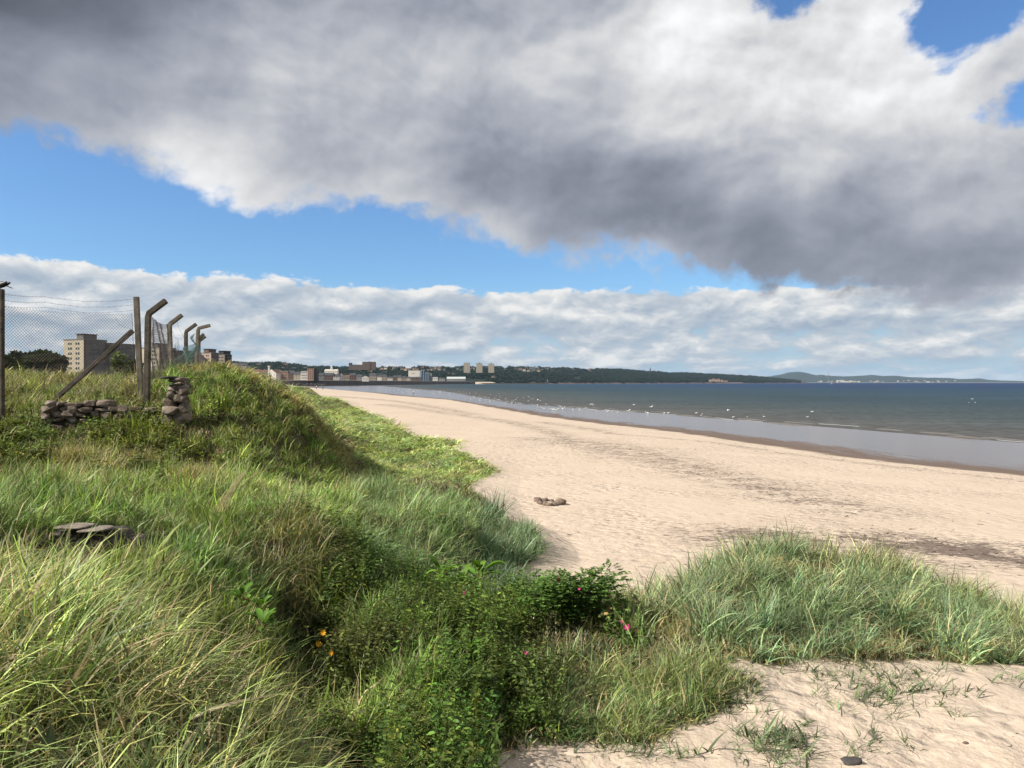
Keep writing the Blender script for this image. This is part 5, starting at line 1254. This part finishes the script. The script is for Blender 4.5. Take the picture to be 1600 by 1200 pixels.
# crow on the first post
e = empty('crow', wp(1.5, 451.5, 20.4), math.pi)
b = MB(); b.ell((.03, 0, .115), (.17, .075, .075), 14, 10, Matrix.Rotation(.32, 3, 'Y')*1); b.tube([(.12, 0, .14), (.18, 0, .20)], [.055, .045], 10); b.ell((.19, 0, .215), (.055, .042, .045), 12, 8)
b.build('body', BLACK, e, True)
MB().tube([(.235, 0, .215), (.275, 0, .21), (.31, 0, .195)], [.018, .014, .003], 8).build('beak', BLACK, e, True)
b = MB(); b.raw([(-.08, -.035, .10), (-.08, .035, .10), (-.30, .05, .015), (-.30, -.05, .015), (-.08, 0, .125), (-.305, 0, .03)], [(0, 3, 5, 4), (4, 5, 2, 1), (0, 1, 2, 3), (3, 2, 5)]); b.build('tail', BLACK, e)
for s in (1, -1):
    MB().ell((-.04, s*.062, .11), (.19, .022, .055), 12, 8, Matrix.Rotation(.38, 3, 'Y')*1).build('wing', BLACK, e, True)
    MB().tube([(.02, s*.03, .07), (.03, s*.03, .0), (.06, s*.03, -.01)], .007, 5).build('leg', BLACK, e)
tag(e, 'black crow perched on top of the fence post at the left edge', 'crow')
# people far down the beach
def skin(name, joints, edges, rad, m, parent):
    me = bpy.data.meshes.new(name); me.from_pydata(joints, edges, []); me.update(); o = link(name, me, m, parent)
    sk = o.modifiers.new('skin', 'SKIN'); sv = me.skin_vertices[0].data
    for i, r_ in enumerate(rad): sv[i].radius = (r_, r_)
    sv[0].use_root = True; ss = o.modifiers.new('sub', 'SUBSURF'); ss.levels = 1; ss.render_levels = 1; return o
SKIN = simple('skin', (.45, .28, .20), .6)
def person(px, py, rz, top, legs, label, H=1.75, stride=.22):
    p = at(px, py); e = empty('person', p, rz); k = H/1.75; S_ = lambda L: [tuple(c*k for c in v) for v in L]
    J = S_([(0,0,.95),(0,0,1.15),(0,0,1.38),(0,0,1.50),(.01,0,1.60),(.01,0,1.70), (0,.09,.90),(stride*.5,.09,.50),(stride*.6,.09,.07),(stride*.6+.14,.09,.03), (0,-.09,.90),(-stride*.2,-.09,.50),(-stride*1.1,-.09,.10),(-stride*1.1+.13,-.09,.03),
            (0,.19,1.38),(-.10,.24,1.12),(.02,.24,.88),(.05,.24,.80),(0,-.19,1.38),(.10,-.24,1.12),(.24,-.24,.92),(.28,-.24,.86)])
    E = [(0,1),(1,2),(2,3),(3,4),(4,5),(0,6),(6,7),(7,8),(8,9),(0,10),(10,11),(11,12),(12,13),(2,14),(14,15),(15,16),(16,17),(2,18),(18,19),(19,20),(20,21)]
    rd = [.13,.12,.13,.055,.095,.07,.085,.06,.045,.035,.085,.06,.045,.035,.06,.045,.034,.03,.06,.045,.034,.03]
    skin('body', J, E, [r_*k for r_ in rd], SKIN, e)
    skin('jacket', [J[i] for i in (1, 0, 2, 14, 15, 16, 18, 19, 20)], [(0,1),(0,2),(2,3),(3,4),(4,5),(2,6),(6,7),(7,8)], [k*.15, k*.155, k*.155, k*.08, k*.062, k*.05, k*.08, k*.062, k*.05], top, e)
    skin('trousers', [J[i] for i in (0, 6, 7, 8, 10, 11, 12)], [(0,1),(1,2),(2,3),(0,4),(4,5),(5,6)], [k*.145, k*.105, k*.08, k*.06, k*.105, k*.08, k*.06], legs, e)
    MB().ell((.005*k, 0, 1.70*k), (.105*k, .095*k, .085*k), 10, 8).build('hair', BLACK, e, True)
    tag(e, label, 'person')
CW = simple('pale_cloth', (.7, .7, .68)); CD = simple('dark_cloth', (.03, .035, .05)); CB = simple('blue_cloth', (.05, .08, .16))
person(494.5, 608.6, .4, CW, CD, 'person in a pale top walking on the far sand, left of the pair', 1.8)
person(504.5, 609.0, 2.9, CD, CB, 'person in dark clothes walking on the far sand, right of the pair', 1.65)
person(646.5, 616.2, 1.2, CW, CD, 'lone person in a pale top standing by the gulls at the water edge', 1.8, .08)
# foam where small waves break
def build_foam():
    m, N = mat('foam'); N.out(N.pbsdf((.42, .44, .45), .9)); wm_ = simple('wave_face', (.10, .085, .07), .35, .5, vary=.3, scale=.4)
    b = MB(); w = MB()
    P = [Vector((x, y, 0)) for x, y in WL[1:9]]; Ls = [(q_-p_).length for p_, q_ in zip(P[:-1], P[1:])]; tot = sum(Ls)
    def on(d):
        for p_, q_, l_ in zip(P[:-1], P[1:], Ls):
            if d <= l_: return p_.lerp(q_, d/l_), (q_-p_).normalized()
            d -= l_
        return P[-1], (P[-1]-P[-2]).normalized()
    for base, off, pf in ((0, .5, .40), (1, 4.0, .08), (2, -2.5, .12)):
        d = 20.0
        while d < tot:
            L = random.uniform(1.5, 6)*(1+d/150); d2 = d+L
            isf = random.random() < pf*(1.0 if d < 160 else 1.4); A_ = []
            nn = 14
            for k in range(nn+1):
                p_, t_ = on(d+L*k/nn); nrm_ = Vector((t_.y, -t_.x, 0)); o_ = off+1.2*float(fbm(np.array([(d+L*k/nn)/14.]), np.array([base*3.]), 3, 9)[0])*2
                A_.append((p_+nrm_*o_, nrm_))
            if isf:
                v = []
                for k, (p_, n_) in enumerate(A_):
                    ww = .09*math.sin(math.pi*k/nn)**.6*random.uniform(.6, 1.3)*(1+d/500)
                    v += [p_-n_*ww+Vector((0, 0, .01)), p_-n_*ww*.2+Vector((0, 0, .04)), p_+n_*ww*.5+Vector((0, 0, .01))]
                b.raw(v, [(3*k+j, 3*k+j+1, 3*k+j+4, 3*k+j+3) for k in range(nn) for j in (0, 1)])
            elif base < 2 and random.random() < .7:
                v = []
                for k, (p_, n_) in enumerate(A_):
                    h_ = .16*math.sin(math.pi*k/nn)**.5*(1 if base == 0 else .8); v += [p_-n_*.35+Vector((0, 0, -.02)), p_+Vector((0, 0, h_)), p_+n_*.9+Vector((0, 0, -.02))]
                w.raw(v, [(3*k+j, 3*k+j+1, 3*k+j+4, 3*k+j+3) for k in range(nn) for j in (0, 1)])
            d = d2+random.uniform(0, 5)
    tag(b.build('foam', m, None, True), 'thin broken line of white foam at the water edge', 'foam', kind='stuff')
    tag(w.build('wavelets', wm_, None, True), 'low brown wavelets rolling in along the water edge', 'waves', kind='stuff')
build_foam()
# ---------------------------------------------------------------- the air
def build_haze():
    m = bpy.data.materials.new('haze_air'); m.use_nodes = True; N = NT(m.node_tree)
    v = N.new('ShaderNodeVolumePrincipled'); v.inputs['Color'].default_value = (.50, .72, 1.0, 1); v.inputs['Density'].default_value = 2.3e-5
    v.inputs['Anisotropy'].default_value = .2
    N.out(v.outputs[0], sock=1)
    b = MB(); b.box((0, 9000, 150), (44000, 26500, 312)); o = b.build('haze', m); tag(o, 'thin blue air over the bay', 'haze', kind='stuff')
build_haze()
